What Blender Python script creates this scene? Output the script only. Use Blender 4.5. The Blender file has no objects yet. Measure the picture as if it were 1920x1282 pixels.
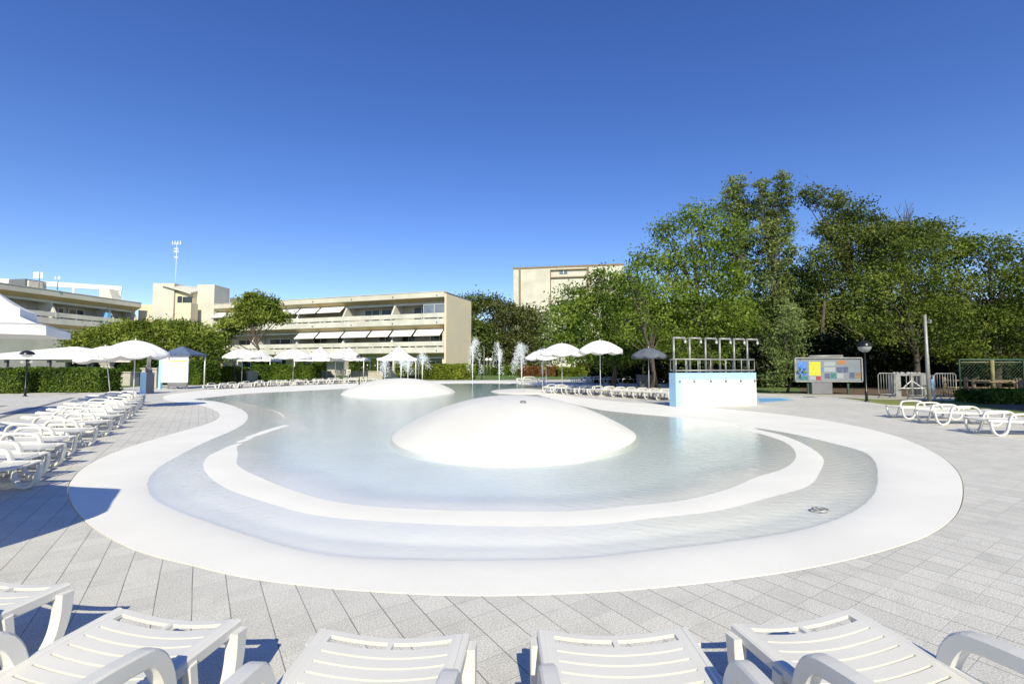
import bpy, bmesh, math, random
import numpy as np
from mathutils import Vector, Matrix
from mathutils.geometry import delaunay_2d_cdt
R = math.radians
random.seed(7)
rng = np.random.default_rng(11)
sc = bpy.context.scene
C = sc.collection

# ------------------------------------------------------------------ camera
F = 889.0; CX = 960.0; CY = 641.0; EYE = 1.55; PITCH = R(3.03)
cd = bpy.data.cameras.new("camera"); cam = bpy.data.objects.new("camera", cd); C.objects.link(cam)
cam.location = (0, 0, EYE); cam.rotation_euler = (R(90) + PITCH, 0, 0)
cd.sensor_width = 36; cd.lens = F / 1920 * 36; cd.clip_start = 0.05; cd.clip_end = 3000
sc.camera = cam
# ------------------------------------------------------------------ sky, sun, exposure
SUN_EL = 36.0; SAZ = math.atan2(-0.12, 1.0)          # shadows fall along (-0.12, 1)
w = bpy.data.worlds.new("World"); sc.world = w; w.use_nodes = True
nt = w.node_tree; nt.nodes.clear()
wo = nt.nodes.new('ShaderNodeOutputWorld'); bg = nt.nodes.new('ShaderNodeBackground')
sky = nt.nodes.new('ShaderNodeTexSky'); sky.sky_type = 'NISHITA'; sky.sun_disc = False
sky.sun_elevation = R(SUN_EL); sky.sun_rotation = R(180) - math.atan2(0.12, 1.0)
sky.altitude = 0; sky.air_density = 1.0; sky.dust_density = 0.05; sky.ozone_density = 3.0
bg.inputs['Strength'].default_value = 0.112
hs = nt.nodes.new('ShaderNodeHueSaturation'); hs.inputs['Saturation'].default_value = 1.25; hs.inputs['Hue'].default_value = .519; hs.inputs['Value'].default_value = 1.0
nt.links.new(sky.outputs[0], hs.inputs['Color']); nt.links.new(hs.outputs[0], bg.inputs[0]); nt.links.new(bg.outputs[0], wo.inputs[0])
sl = bpy.data.lights.new("sun", 'SUN'); sl.energy = 4.3; sl.angle = R(0.53); sl.color = (1, .925, .69)
so = bpy.data.objects.new("sun", sl); C.objects.link(so)
sd = Vector((-0.12 * math.cos(R(SUN_EL)), math.cos(R(SUN_EL)), -math.sin(R(SUN_EL)) * 1.007))
so.rotation_euler = sd.to_track_quat('-Z', 'Y').to_euler(); so.location = (5, -20, 20)
sc.view_settings.view_transform = 'Standard'; sc.view_settings.look = 'None'
sc.view_settings.exposure = 0.52; sc.view_settings.gamma = 1

# ------------------------------------------------------------------ helpers
def g(px, py, h=0.0):
    """ground point seen at a place in the photograph"""
    dx, dz = (px - CX) / F, -(py - CY) / F
    c, s = math.cos(PITCH), math.sin(PITCH)
    dy, dz = c - dz * s, s + dz * c
    t = (h - EYE) / dz
    return (dx * t, dy * t)
def up(px, py, Y):
    """x and z at distance Y"""
    dx, dz = (px - CX) / F, -(py - CY) / F
    c, s = math.cos(PITCH), math.sin(PITCH)
    dy, dz = c - dz * s, s + dz * c
    t = Y / dy
    return (dx * t, EYE + dz * t)
def X(px, Y): return up(px, 688, Y)[0]
def Z(py, Y, px=960): return up(px, py, Y)[1]

class MB:
    def __init__(s): s.v = []; s.f = []; s.n = 0; s.m = []; s.mi = 0; s.sm = []; s.smooth = False
    def add(s, vs, fs):
        s.v.extend([tuple(map(float, q)) for q in vs])
        for f in fs: s.f.append(tuple(i + s.n for i in f)); s.m.append(s.mi); s.sm.append(s.smooth)
        s.n += len(vs); return s
    def box(s, c, d, rz=0, M=None):
        hx, hy, hz = d[0] / 2, d[1] / 2, d[2] / 2; cr, sr = math.cos(rz), math.sin(rz); vs = []
        for z in (-hz, hz):
            for x, y in ((-hx, -hy), (hx, -hy), (hx, hy), (-hx, hy)):
                vs.append((c[0] + x * cr - y * sr, c[1] + x * sr + y * cr, c[2] + z))
        return s.add(vs, [(3, 2, 1, 0), (4, 5, 6, 7), (0, 1, 5, 4), (1, 2, 6, 5), (2, 3, 7, 6), (3, 0, 4, 7)])
    def hexa(s, b, t):      # four bottom points, four top points
        return s.add(list(b) + list(t), [(3, 2, 1, 0), (4, 5, 6, 7), (0, 1, 5, 4), (1, 2, 6, 5), (2, 3, 7, 6), (3, 0, 4, 7)])
    def tube(s, pts, r, n=8, caps=True):
        pts = [Vector(p) for p in pts]; rs = r if isinstance(r, (list, tuple)) else [r] * len(pts)
        vs = []; fs = []; prev = None
        for i, p in enumerate(pts):
            a = pts[max(i - 1, 0)]; b = pts[min(i + 1, len(pts) - 1)]; t = (b - a).normalized()
            if prev is None: u = t.orthogonal().normalized()
            else:
                u = (prev - t * prev.dot(t)); u = u.normalized() if u.length > 1e-5 else t.orthogonal().normalized()
            prev = u; v = t.cross(u)
            for k in range(n):
                q = p + (u * math.cos(2 * math.pi * k / n) + v * math.sin(2 * math.pi * k / n)) * rs[i]; vs.append(q)
        for i in range(len(pts) - 1):
            for k in range(n):
                fs.append((i * n + k, i * n + (k + 1) % n, (i + 1) * n + (k + 1) % n, (i + 1) * n + k))
        if caps: fs.append(tuple(range(n - 1, -1, -1))); fs.append(tuple(range((len(pts) - 1) * n, len(pts) * n)))
        o = s.smooth; s.smooth = True; s.add(vs, fs); s.smooth = o; return s
    def ribbon(s, path, wid, thick, y0, closed=False):
        """rectangular bar swept along a path in the xz plane: wid in the plane, thick along y"""
        n = len(path); vs = []; fs = []
        for i, (x, z) in enumerate(path):
            a = path[max(i - 1, 0)]; b = path[min(i + 1, n - 1)]; tx, tz = b[0] - a[0], b[1] - a[1]; L = math.hypot(tx, tz); nx, nz = -tz / L, tx / L
            ww = wid[i] if isinstance(wid, (list, tuple)) else wid
            th = thick; bv = min(.008, ww * .2)
            prof = [(-ww / 2, -th / 2 + bv), (-ww / 2 + bv, -th / 2), (ww / 2 - bv, -th / 2), (ww / 2, -th / 2 + bv), (ww / 2, th / 2 - bv), (ww / 2 - bv, th / 2), (-ww / 2 + bv, th / 2), (-ww / 2, th / 2 - bv)]
            for d, yy in prof: vs.append((x + nx * d, y0 + yy, z + nz * d))
        for i in range(n - 1):
            for k in range(8): fs.append((i * 8 + k, i * 8 + (k + 1) % 8, (i + 1) * 8 + (k + 1) % 8, (i + 1) * 8 + k))
        fs.append(tuple(range(7, -1, -1))); fs.append(tuple(range((n - 1) * 8, n * 8)))
        return s.add(vs, fs)
    def lathe(s, prof, c=(0, 0, 0), n=16, sx=1, sy=1):
        vs = []; fs = []
        for r, z in prof:
            for k in range(n):
                a = 2 * math.pi * k / n; vs.append((c[0] + r * sx * math.cos(a), c[1] + r * sy * math.sin(a), c[2] + z))
        for i in range(len(prof) - 1):
            for k in range(n): fs.append((i * n + k, i * n + (k + 1) % n, (i + 1) * n + (k + 1) % n, (i + 1) * n + k))
        o = s.smooth; s.smooth = True; s.add(vs, fs); s.smooth = o; return s
    def poly(s, pts, z=None):
        return s.add([(p[0], p[1], z) if z is not None else p for p in pts], [tuple(range(len(pts)))])
    def build(s, name, mats, parent=None, loc=None, smooth=None):
        me = bpy.data.meshes.new(name); me.from_pydata(s.v, [], s.f)
        if not isinstance(mats, (list, tuple)): mats = [mats]
        for m in mats: me.materials.append(m)
        me.polygons.foreach_set('material_index', s.m)
        me.polygons.foreach_set('use_smooth', [True] * len(s.f) if smooth else (s.sm if smooth is None else [False] * len(s.f)))
        me.validate(); me.update()
        bm = bmesh.new(); bm.from_mesh(me); bmesh.ops.recalc_face_normals(bm, faces=bm.faces) if len(s.f) < 60000 else None; bm.to_mesh(me); bm.free()
        o = bpy.data.objects.new(name, me); C.objects.link(o)
        if parent: o.parent = parent
        if loc: o.location = loc
        return o
def fast(name, V, Fc, mats, parent=None, midx=None, smooth=False):
    """numpy quads (N,4,3) or verts+faces to an object"""
    me = bpy.data.meshes.new(name); nv = len(V); nf = len(Fc); k = Fc.shape[1]
    me.vertices.add(nv); me.vertices.foreach_set('co', V.astype(np.float32).ravel())
    me.loops.add(nf * k); me.loops.foreach_set('vertex_index', Fc.astype(np.int32).ravel())
    me.polygons.add(nf); me.polygons.foreach_set('loop_start', np.arange(nf, dtype=np.int32) * k)
    me.polygons.foreach_set('loop_total', np.full(nf, k, dtype=np.int32))
    for m in (mats if isinstance(mats, (list, tuple)) else [mats]): me.materials.append(m)
    me.update(calc_edges=True)
    if midx is not None: me.polygons.foreach_set('material_index', midx.astype(np.int32))
    me.polygons.foreach_set('use_smooth', np.full(nf, smooth))
    o = bpy.data.objects.new(name, me); C.objects.link(o)
    if parent: o.parent = parent
    return o
def tag(o, label=None, cat=None, group=None, kind=None):
    if label: o['label'] = label
    if cat: o['category'] = cat
    if group: o['group'] = group
    if kind: o['kind'] = kind
    return o
def thing(name, label, cat, loc=(0, 0, 0), rz=0, group=None):
    o = bpy.data.objects.new(name, None); C.objects.link(o); o.empty_display_size = .2
    o.location = loc; o.rotation_euler = (0, 0, rz); return tag(o, label, cat, group)
def dup(o, loc=None, rz=None, label=None, group=None, scale=None):
    def cp(a, par):
        c = a.copy(); C.objects.link(c); c.parent = par
        for ch in KIDS.get(a.name, []): cp(ch, c)
        return c
    if o.name not in KIDS:
        def reg(a):
            KIDS[a.name] = [q for q in bpy.data.objects if q.parent == a]
            for q in KIDS[a.name]: reg(q)
        reg(o)
    c = cp(o, None)
    if loc is not None: c.location = loc
    if rz is not None: c.rotation_euler = (0, 0, rz)
    if scale: c.scale = scale if isinstance(scale, tuple) else (scale,) * 3
    if label: c['label'] = label
    if group: c['group'] = group
    return c
KIDS = {}

# ------------------------------------------------------------------ materials
def mat(name, col, rough=.6, var=.12, scale=3.0, bump=0.0, bscale=40, metal=0, spec=.5, col2=None, detail=6, coat=0):
    m = bpy.data.materials.new(name); m.use_nodes = True; t = m.node_tree; b = t.nodes['Principled BSDF']
    b.inputs['Roughness'].default_value = rough; b.inputs['Metallic'].default_value = metal
    b.inputs['Specular IOR Level'].default_value = spec
    tc = t.nodes.new('ShaderNodeTexCoord'); nz = t.nodes.new('ShaderNodeTexNoise'); nz.inputs['Scale'].default_value = scale; nz.inputs['Detail'].default_value = detail
    t.links.new(tc.outputs['Object'], nz.inputs['Vector'])
    rp = t.nodes.new('ShaderNodeValToRGB'); rp.color_ramp.elements[0].position = .3; rp.color_ramp.elements[1].position = .7
    c2 = col2 or tuple(max(0, c * (1 - var)) for c in col)
    rp.color_ramp.elements[0].color = (*c2, 1); rp.color_ramp.elements[1].color = (*[min(1, c * (1 + var * .4)) for c in col], 1)
    t.links.new(nz.outputs[0], rp.inputs[0]); t.links.new(rp.outputs[0], b.inputs['Base Color'])
    if bump:
        n2 = t.nodes.new('ShaderNodeTexNoise'); n2.inputs['Scale'].default_value = bscale; n2.inputs['Detail'].default_value = 5
        t.links.new(tc.outputs['Object'], n2.inputs['Vector'])
        bp = t.nodes.new('ShaderNodeBump'); bp.inputs['Strength'].default_value = bump; bp.inputs['Distance'].default_value = .02
        t.links.new(n2.outputs[0], bp.inputs['Height']); t.links.new(bp.outputs[0], b.inputs['Normal'])
    return m
def leafmat(name, a, b_, c_, trans=.35):
    m = bpy.data.materials.new(name); m.use_nodes = True; t = m.node_tree; t.nodes.clear()
    out = t.nodes.new('ShaderNodeOutputMaterial'); geo = t.nodes.new('ShaderNodeNewGeometry'); tc = t.nodes.new('ShaderNodeTexCoord')
    nz = t.nodes.new('ShaderNodeTexNoise'); nz.inputs['Scale'].default_value = .45; nz.inputs['Detail'].default_value = 3
    t.links.new(tc.outputs['Object'], nz.inputs['Vector'])
    ad = t.nodes.new('ShaderNodeMath'); ad.operation = 'MULTIPLY_ADD'; ad.inputs[1].default_value = .42
    t.links.new(geo.outputs['Random Per Island'], ad.inputs[0])
    sb = t.nodes.new('ShaderNodeMath'); sb.operation = 'MULTIPLY_ADD'; sb.inputs[1].default_value = 2.0; sb.inputs[2].default_value = -.78
    t.links.new(nz.outputs[0], sb.inputs[0]); t.links.new(sb.outputs[0], ad.inputs[2])
    rp = t.nodes.new('ShaderNodeValToRGB'); rp.color_ramp.elements[0].color = (*a, 1); rp.color_ramp.elements[1].color = (*c_, 1)
    e = rp.color_ramp.elements.new(.5); e.color = (*b_, 1); rp.color_ramp.elements[0].position = .1; rp.color_ramp.elements[2].position = .95
    t.links.new(ad.outputs[0], rp.inputs[0])
    d = t.nodes.new('ShaderNodeBsdfDiffuse'); tr = t.nodes.new('ShaderNodeBsdfTranslucent'); gl = t.nodes.new('ShaderNodeBsdfGlossy'); gl.inputs['Roughness'].default_value = .45
    gl.inputs['Color'].default_value = (.9, .95, .9, 1)
    mx = t.nodes.new('ShaderNodeMixShader'); mx.inputs[0].default_value = trans; m2 = t.nodes.new('ShaderNodeMixShader'); m2.inputs[0].default_value = .012
    for q in (d, tr): t.links.new(rp.outputs[0], q.inputs['Color'])
    t.links.new(d.outputs[0], mx.inputs[1]); t.links.new(tr.outputs[0], mx.inputs[2]); t.links.new(mx.outputs[0], m2.inputs[1]); t.links.new(gl.outputs[0], m2.inputs[2])
    t.links.new(m2.outputs[0], out.inputs[0]); return m

M = {}
M['plastic'] = mat('white_plastic', (.67, .655, .61), .42, .07, 2.5, .02, 60)
M['shell'] = mat('pool_coating', (.83, .81, .745), .6, .06, .9, .16, 120, detail=10)
M['mound'] = mat('mound_coating', (.71, .695, .645), .6, .09, .7, .2, 110, detail=10)
M['canvas'] = mat('white_canvas', (.80, .79, .79), .8, .06, 1.8, .12, 30)
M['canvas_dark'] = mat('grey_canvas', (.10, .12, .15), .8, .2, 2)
M['pole'] = mat('pale_metal', (.62, .62, .62), .35, .1, 4, metal=.3)
M['steel'] = mat('stainless_steel', (.30, .30, .29), .45, .3, 5, metal=.45)
M['galv'] = mat('galvanised_steel', (.32, .32, .31), .5, .25, 7, metal=.3)
M['black'] = mat('black_paint', (.012, .014, .014), .3, .2, 5)
M['concrete'] = mat('building_concrete', (.58, .57, .52), .85, .2, .5, .1, 8)
M['render_warm'] = mat('cream_render', (.64, .54, .38), .85, .14, .35, .08, 8, col2=(.60, .53, .41))
M['render_pale'] = mat('pale_render', (.56, .54, .475), .85, .16, .4, .1, 8)
M['soffit'] = mat('painted_soffit', (.42, .30, .15), .85, .45, .22, col2=(.30, .29, .19))
M['wall_back'] = mat('balcony_wall', (.46, .44, .39), .85, .25, .6)
M['glass'] = mat('window_glass', (.035, .045, .055), .12, .4, .5)
M['glass_blue'] = mat('blue_grey_glazing', (.16, .20, .26), .2, .3, .5)
M['awning'] = mat('white_awning', (.78, .77, .74), .8, .05, 1)
M['blue_pale'] = mat('pale_blue_paint', (.36, .60, .80), .5, .12, 1.5, .08, 50)
M['blue_mid'] = mat('blue_paint', (.16, .40, .70), .5, .12, 2)
M['slate'] = mat('slate_blue_roof', (.085, .12, .21), .7, .2, 4)
M['bark'] = mat('bark', (.085, .07, .055), .9, .5, 3, .8, 12)
M['wood'] = mat('weathered_wood', (.26, .19, .11), .85, .4, 4, .4, 18)
M['yellow_post'] = mat('mossy_yellow_post', (.20, .19, .08), .8, .4, 5, .3, 18)
M['green_metal'] = mat('green_metal', (.035, .085, .055), .5, .3, 4)
M['grey_box'] = mat('grey_painted_metal', (.17, .17, .19), .6, .15, 3)
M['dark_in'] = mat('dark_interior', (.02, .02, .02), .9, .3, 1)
M['soil'] = mat('bare_earth', (.13, .09, .05), .95, .5, 2.2, .6, 14)  # earth tone darkened, shade of the wood put into the colour
M['lawn'] = mat('lawn_grass', (.10, .165, .028), .95, .45, .9, .8, 25, col2=(.055, .095, .018))
M['drygrass'] = mat('dry_grass', (.22, .23, .06), .95, .6, 1.6, .9, 22, col2=(.12, .16, .03))
M['planter'] = mat('planter_concrete', (.42, .40, .34), .85, .15, 3, .1, 20)
M['skin_white'] = mat('white_sign_face', (.78, .78, .80), .5, .05, 2)
M['grey_dk'] = mat('dark_grey_panel', (.14, .15, .17), .6, .2, 3)

def pavement():
    m = bpy.data.materials.new('washed_gravel_slabs'); m.use_nodes = True; t = m.node_tree; N = t.nodes; L = t.links; b = N['Principled BSDF']; b.inputs['Roughness'].default_value = .8
    tc = N.new('ShaderNodeTexCoord'); mp = N.new('ShaderNodeMapping'); mp.inputs['Rotation'].default_value = (0, 0, R(-33.3))
    L.new(tc.outputs['Object'], mp.inputs[0]); sx = N.new('ShaderNodeSeparateXYZ'); L.new(mp.outputs[0], sx.inputs[0])
    wob = N.new('ShaderNodeTexNoise'); wob.inputs['Scale'].default_value = 1.5; wob.inputs['Detail'].default_value = 2; L.new(mp.outputs[0], wob.inputs['Vector'])
    def math_(op, a, b_=None, c=None):
        n = N.new('ShaderNodeMath'); n.operation = op
        for i, v in enumerate((a, b_, c)):
            if v is None: continue
            if isinstance(v, (int, float)): n.inputs[i].default_value = v
            else: L.new(v, n.inputs[i])
        return n.outputs[0]
    S = .205
    def joint(axis, wd):
        wv = math_('MULTIPLY', math_('SUBTRACT', wob.outputs[0], .5), .06)
        u = math_('ADD', math_('DIVIDE', axis, S), wv)
        f = math_('FRACT', u); d = math_('MINIMUM', f, math_('SUBTRACT', 1.0, f)); d = math_('MULTIPLY', d, S)
        return math_('SUBTRACT', 1.0, math_('MINIMUM', math_('DIVIDE', d, wd), 1.0)), math_('FLOOR', u)
    ja, ia = joint(sx.outputs[0], .0042); jb, ib = joint(sx.outputs[1], .0036)
    # joints fade where sand fills them
    n3 = N.new('ShaderNodeTexNoise'); n3.inputs['Scale'].default_value = 1.1; n3.inputs['Detail'].default_value = 4; L.new(mp.outputs[0], n3.inputs['Vector'])
    k = N.new('ShaderNodeMapRange'); k.inputs[1].default_value = .42; k.inputs[2].default_value = .55; L.new(n3.outputs[0], k.inputs[0])
    jb2 = math_('MULTIPLY', jb, math_('MULTIPLY_ADD', k.outputs[0], .35, .06)); ja2 = math_('MULTIPLY', ja, math_('MULTIPLY_ADD', k.outputs[0], .25, .7))
    jm = math_('MAXIMUM', ja2, jb2)
    sp = N.new('ShaderNodeTexNoise'); sp.inputs['Scale'].default_value = 110; sp.inputs['Detail'].default_value = 3; sp.inputs['Roughness'].default_value = .75; L.new(mp.outputs[0], sp.inputs['Vector'])
    rp = N.new('ShaderNodeValToRGB'); E_ = rp.color_ramp.elements; E_[0].position = .36; E_[0].color = (.335, .325, .30, 1); E_[1].position = .66; E_[1].color = (.76, .737, .67, 1)
    e = E_.new(.5); e.color = (.58, .563, .52, 1); L.new(sp.outputs[0], rp.inputs[0])
    # each slab a slightly different tone
    cb = N.new('ShaderNodeCombineXYZ'); L.new(ia, cb.inputs[0]); L.new(ib, cb.inputs[1]); wn = N.new('ShaderNodeTexWhiteNoise'); wn.noise_dimensions = '3D'; L.new(cb.outputs[0], wn.inputs['Vector'])
    big = N.new('ShaderNodeTexNoise'); big.inputs['Scale'].default_value = .35; big.inputs['Detail'].default_value = 6; L.new(mp.outputs[0], big.inputs['Vector'])
    st_ = N.new('ShaderNodeTexNoise'); st_.inputs['Scale'].default_value = 3.2; st_.inputs['Detail'].default_value = 8; st_.inputs['Roughness'].default_value = .7; L.new(mp.outputs[0], st_.inputs['Vector'])
    sm_ = N.new('ShaderNodeMapRange'); sm_.inputs[1].default_value = .36; sm_.inputs[2].default_value = .50; sm_.inputs[3].default_value = .90; sm_.inputs[4].default_value = 1.0; L.new(st_.outputs[0], sm_.inputs[0])
    tone0 = math_('ADD', math_('MULTIPLY_ADD', wn.outputs[0], .12, .80), math_('MULTIPLY', big.outputs[0], .26))
    tone = math_('MULTIPLY', tone0, sm_.outputs[0])
    mul = N.new('ShaderNodeVectorMath'); mul.operation = 'SCALE'; L.new(rp.outputs[0], mul.inputs[0]); L.new(tone, mul.inputs['Scale'])
    mx = N.new('ShaderNodeMix'); mx.data_type = 'RGBA'; L.new(jm, mx.inputs[0]); L.new(mul.outputs[0], mx.inputs[6]); mx.inputs[7].default_value = (.06, .055, .05, 1)
    L.new(mx.outputs[2], b.inputs['Base Color'])
    hh = math_('SUBTRACT', math_('MULTIPLY', sp.outputs[0], .25), jm); bp = N.new('ShaderNodeBump'); bp.inputs['Strength'].default_value = .5; bp.inputs['Distance'].default_value = .006
    L.new(hh, bp.inputs['Height']); L.new(bp.outputs[0], b.inputs['Normal']); return m
M['pave'] = pavement()
def watermat():
    m = bpy.data.materials.new('pool_water'); m.use_nodes = True; t = m.node_tree; N = t.nodes; L = t.links; N.clear()
    out = N.new('ShaderNodeOutputMaterial'); tr = N.new('ShaderNodeBsdfTransparent'); gl = N.new('ShaderNodeBsdfGlossy'); gl.inputs['Roughness'].default_value = .13
    tc = N.new('ShaderNodeTexCoord'); n1 = N.new('ShaderNodeTexNoise'); n1.inputs['Scale'].default_value = 9; n1.inputs['Detail'].default_value = 4; n1.inputs['Distortion'].default_value = .6
    n2 = N.new('ShaderNodeTexWave'); n2.wave_type = 'RINGS'; n2.rings_direction = 'Z'; n2.inputs['Scale'].default_value = 2.2; n2.inputs['Distortion'].default_value = 2.5; n2.inputs['Detail'].default_value = 2; n2.inputs['Detail Scale'].default_value = 2
    mp = N.new('ShaderNodeMapping'); mp.inputs['Location'].default_value = (-3.8, -10.8, 0)
    L.new(tc.outputs['Object'], n1.inputs['Vector']); L.new(tc.outputs['Object'], mp.inputs[0]); L.new(mp.outputs[0], n2.inputs['Vector'])
    a = N.new('ShaderNodeMath'); a.operation = 'MULTIPLY_ADD'; a.inputs[1].default_value = .12; L.new(n2.outputs[0], a.inputs[0]); L.new(n1.outputs[0], a.inputs[2])
    bp = N.new('ShaderNodeBump'); bp.inputs['Strength'].default_value = .26; bp.inputs['Distance'].default_value = .03; L.new(a.outputs[0], bp.inputs['Height'])
    # the water carries its own pale blue tint, a little uneven
    n3 = N.new('ShaderNodeTexNoise'); n3.inputs['Scale'].default_value = .35; n3.inputs['Detail'].default_value = 3; L.new(tc.outputs['Object'], n3.inputs['Vector'])
    rp = N.new('ShaderNodeValToRGB'); rp.color_ramp.elements[0].position = .35; rp.color_ramp.elements[0].color = (.975, .99, 1, 1); rp.color_ramp.elements[1].position = .65; rp.color_ramp.elements[1].color = (1, 1, 1, 1)
    L.new(n3.outputs[0], rp.inputs[0]); L.new(rp.outputs[0], tr.inputs[0])
    ge = N.new('ShaderNodeNewGeometry'); dt = N.new('ShaderNodeVectorMath'); dt.operation = 'DOT_PRODUCT'; L.new(ge.outputs['Incoming'], dt.inputs[0]); L.new(bp.outputs[0], dt.inputs[1])
    def mm(op, a_, b_):
        n = N.new('ShaderNodeMath'); n.operation = op; n.use_clamp = op != 'ABSOLUTE'
        for i_, v_ in enumerate((a_, b_)):
            if v_ is None: continue
            if isinstance(v_, (int, float)): n.inputs[i_].default_value = v_
            else: L.new(v_, n.inputs[i_])
        return n.outputs[0]
    f_ = mm('POWER', mm('SUBTRACT', 1.0, mm('ABSOLUTE', dt.outputs['Value'], None)), 5.0); fr = mm('ADD', mm('MULTIPLY', f_, .98), .02)
    L.new(bp.outputs[0], gl.inputs['Normal'])
    mx = N.new('ShaderNodeMixShader'); L.new(fr, mx.inputs[0]); L.new(tr.outputs[0], mx.inputs[1]); L.new(gl.outputs[0], mx.inputs[2]); L.new(mx.outputs[0], out.inputs[0])
    va = N.new('ShaderNodeVolumeAbsorption'); va.inputs['Color'].default_value = (.12, .74, .90, 1); va.inputs['Density'].default_value = .22; L.new(va.outputs[0], out.inputs['Volume']); return m
M['water'] = watermat()
def spray():
    m = bpy.data.materials.new('water_spray'); m.use_nodes = True; b = m.node_tree.nodes['Principled BSDF']
    b.inputs['Base Color'].default_value = (.86, .9, .93, 1); b.inputs['Roughness'].default_value = .15; b.inputs['Alpha'].default_value = .72; return m
M['spray'] = spray()
L_ = {
 'acacia': leafmat('acacia_leaves', (.065,.11,.012), (.16,.24,.028), (.30,.38,.065), .42),
 'dark': leafmat('dark_leaves', (.045,.085,.012), (.12,.195,.024), (.24,.32,.05)),
 'poplar': leafmat('poplar_leaves', (.07,.105,.022), (.17,.225,.06), (.36,.41,.17)),
 'olive': leafmat('olive_green_leaves', (.042,.065,.013), (.115,.155,.030), (.24,.28,.07)),
 'bright': leafmat('bright_leaves', (.09,.13,.035), (.20,.26,.08), (.36,.42,.18)),
 'right': leafmat('elm_leaves', (.038,.060,.009), (.115,.165,.024), (.29,.34,.065)),
 'brown': leafmat('brownish_leaves', (.055,.07,.02), (.12,.14,.04), (.22,.22,.08)),
 'pine': leafmat('pine_needles', (.045,.075,.010), (.15,.20,.026), (.31,.36,.07), .2),
 'hedge': leafmat('hedge_leaves', (0.032, 0.062, 0.009), (0.089, 0.151, 0.017), (0.179, 0.246, 0.034), .25),
 'hedge_y': leafmat('yellowish_hedge_leaves', (0.053, 0.084, 0.009), (0.158, 0.202, 0.021), (0.273, 0.314, 0.043), .25),
 'under': leafmat('shaded_undergrowth_leaves', (.008, .013, .005), (.018, .026, .010), (.04, .05, .02), .2),  # near-black leaf tones carry the deep shade under the crowns
 'rust': leafmat('rusty_leaves', (.12, .06, .02), (.22, .10, .035), (.28, .17, .06), .3),
}
M['hedge_core'] = mat('hedge_core', (.012, .02, .006), .95, .4, 2)

# ------------------------------------------------------------------ curves of the pool
def crom(P, closed=True, n=8):
    P = [np.array(p, float) for p in P]; out = []; N = len(P)
    for i in range(N if closed else N - 1):
        if closed: p0, p1, p2, p3 = P[i - 1], P[i], P[(i + 1) % N], P[(i + 2) % N]
        else: p0, p1, p2, p3 = P[max(i - 1, 0)], P[i], P[i + 1], P[min(i + 2, N - 1)]
        t1 = max(np.linalg.norm(p1 - p0), 1e-4) ** .5; t2 = t1 + max(np.linalg.norm(p2 - p1), 1e-4) ** .5; t3 = t2 + max(np.linalg.norm(p3 - p2), 1e-4) ** .5
        for k in range(n):
            t = t1 + (t2 - t1) * k / n
            A1 = p0 * (t1 - t) / t1 + p1 * t / t1; A2 = p1 * (t2 - t) / (t2 - t1) + p2 * (t - t1) / (t2 - t1); A3 = p2 * (t3 - t) / (t3 - t2) + p3 * (t - t2) / (t3 - t2)
            B1 = A1 * (t2 - t) / t2 + A2 * t / t2; B2 = A2 * (t3 - t) / (t3 - t1) + A3 * (t - t1) / (t3 - t1)
            out.append(B1 * (t2 - t) / (t2 - t1) + B2 * (t - t1) / (t2 - t1))
    if not closed: out.append(P[-1])
    return np.array(out)
WL = -.035
outer_px = [(879,1115.6),(1010,1114),(1092,1110.5),(1180,1105),(1334,1090),(1488,1069),(1604,1045),(1690,1021),(1745,1000),(1790,966),(1805,921),(1794,883),(1755,850),(1678,817),(1582,794),(1485,779),(1416,771.5),(1347,766),(1260,760),(1143,751),(1075,743),(1045,737),(1048,730),(1060,724.5),(1045,719),(996,716),(920,714),(837,714.5),(707,716),(643,719.5),(560,723),(473,727),(400,730),(353,735),(315,740),(306,745.5),(315,751),(360,757),(393,765),(411,776),(403,788),(377,798),(327,812),(260,832),(222,845),(180,863),(154,879),(136,898),(128,915),(131,935),(145,960),(172,987),(228,1019),(277,1038),(357,1058),(451,1080),(584,1098),(732,1110)]
water_px = [(811,1049),(942,1049),(1092,1045),(1216,1032),(1370,1014),(1485,996),(1562,975),(1612,951),(1640,922),(1645,890),(1638,862),(1614,845),(1562,831),(1485,813),(1408,800),(1347,791),(1266,782),(1196,776),(1125,768),(1075,757),(1030,746),(1005,738),(1018,730),(1030,726),(1020,723),(990,721),(920,718.5),(850,719),(750,721),(653,728),(560,733),(473,737),(410,743),(365,748),(402,752),(433,759),(458,770),(465,781),(458,793),(433,808),(393,825),(343,850),(295,878),(277,905),(287,932),(325,954),(387,977),(450,998),(522,1020),(605,1038),(699,1046)]
OUT = crom([g(*p) for p in outer_px]); WAT = crom([g(p[0], p[1], WL) for p in water_px])
ringpairs = [((1389,800),(1397,804)),((1447,811),(1440,816)),((1505,829),(1470,830)),((1549,860),(1487,850)),((1530,890),(1480,872)),((1490,920),(1440,888)),((1428,940),(1380,910)),((1331,965),(1290,932)),((1216,977),(1200,942)),((1092,991),(1092,952)),((942,994),(942,952)),((774,986),(774,949)),((605,973),(640,938)),((511,949),(560,920)),((436,922),(490,895)),((388,885),(440,868)),((395,860),(440,847)),((430,835),(450,834)),((480,812),(490,814)),((535,796),(540,798))]
ring_c = []
for a, b in ringpairs:
    A = np.array(g(*a, WL)); B = np.array(g(*b, WL)); ring_c.append(((A + B) / 2).tolist() + [np.linalg.norm(A - B) / 2])
RING = crom(ring_c, False, 6)
RING2 = crom([list(g(*p, WL)) + [w_] for p, w_ in (((425,750),.10),((455,757),.14),((500,766),.14),((527,776),.12),((533,785),.07))], False, 6)

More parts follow.
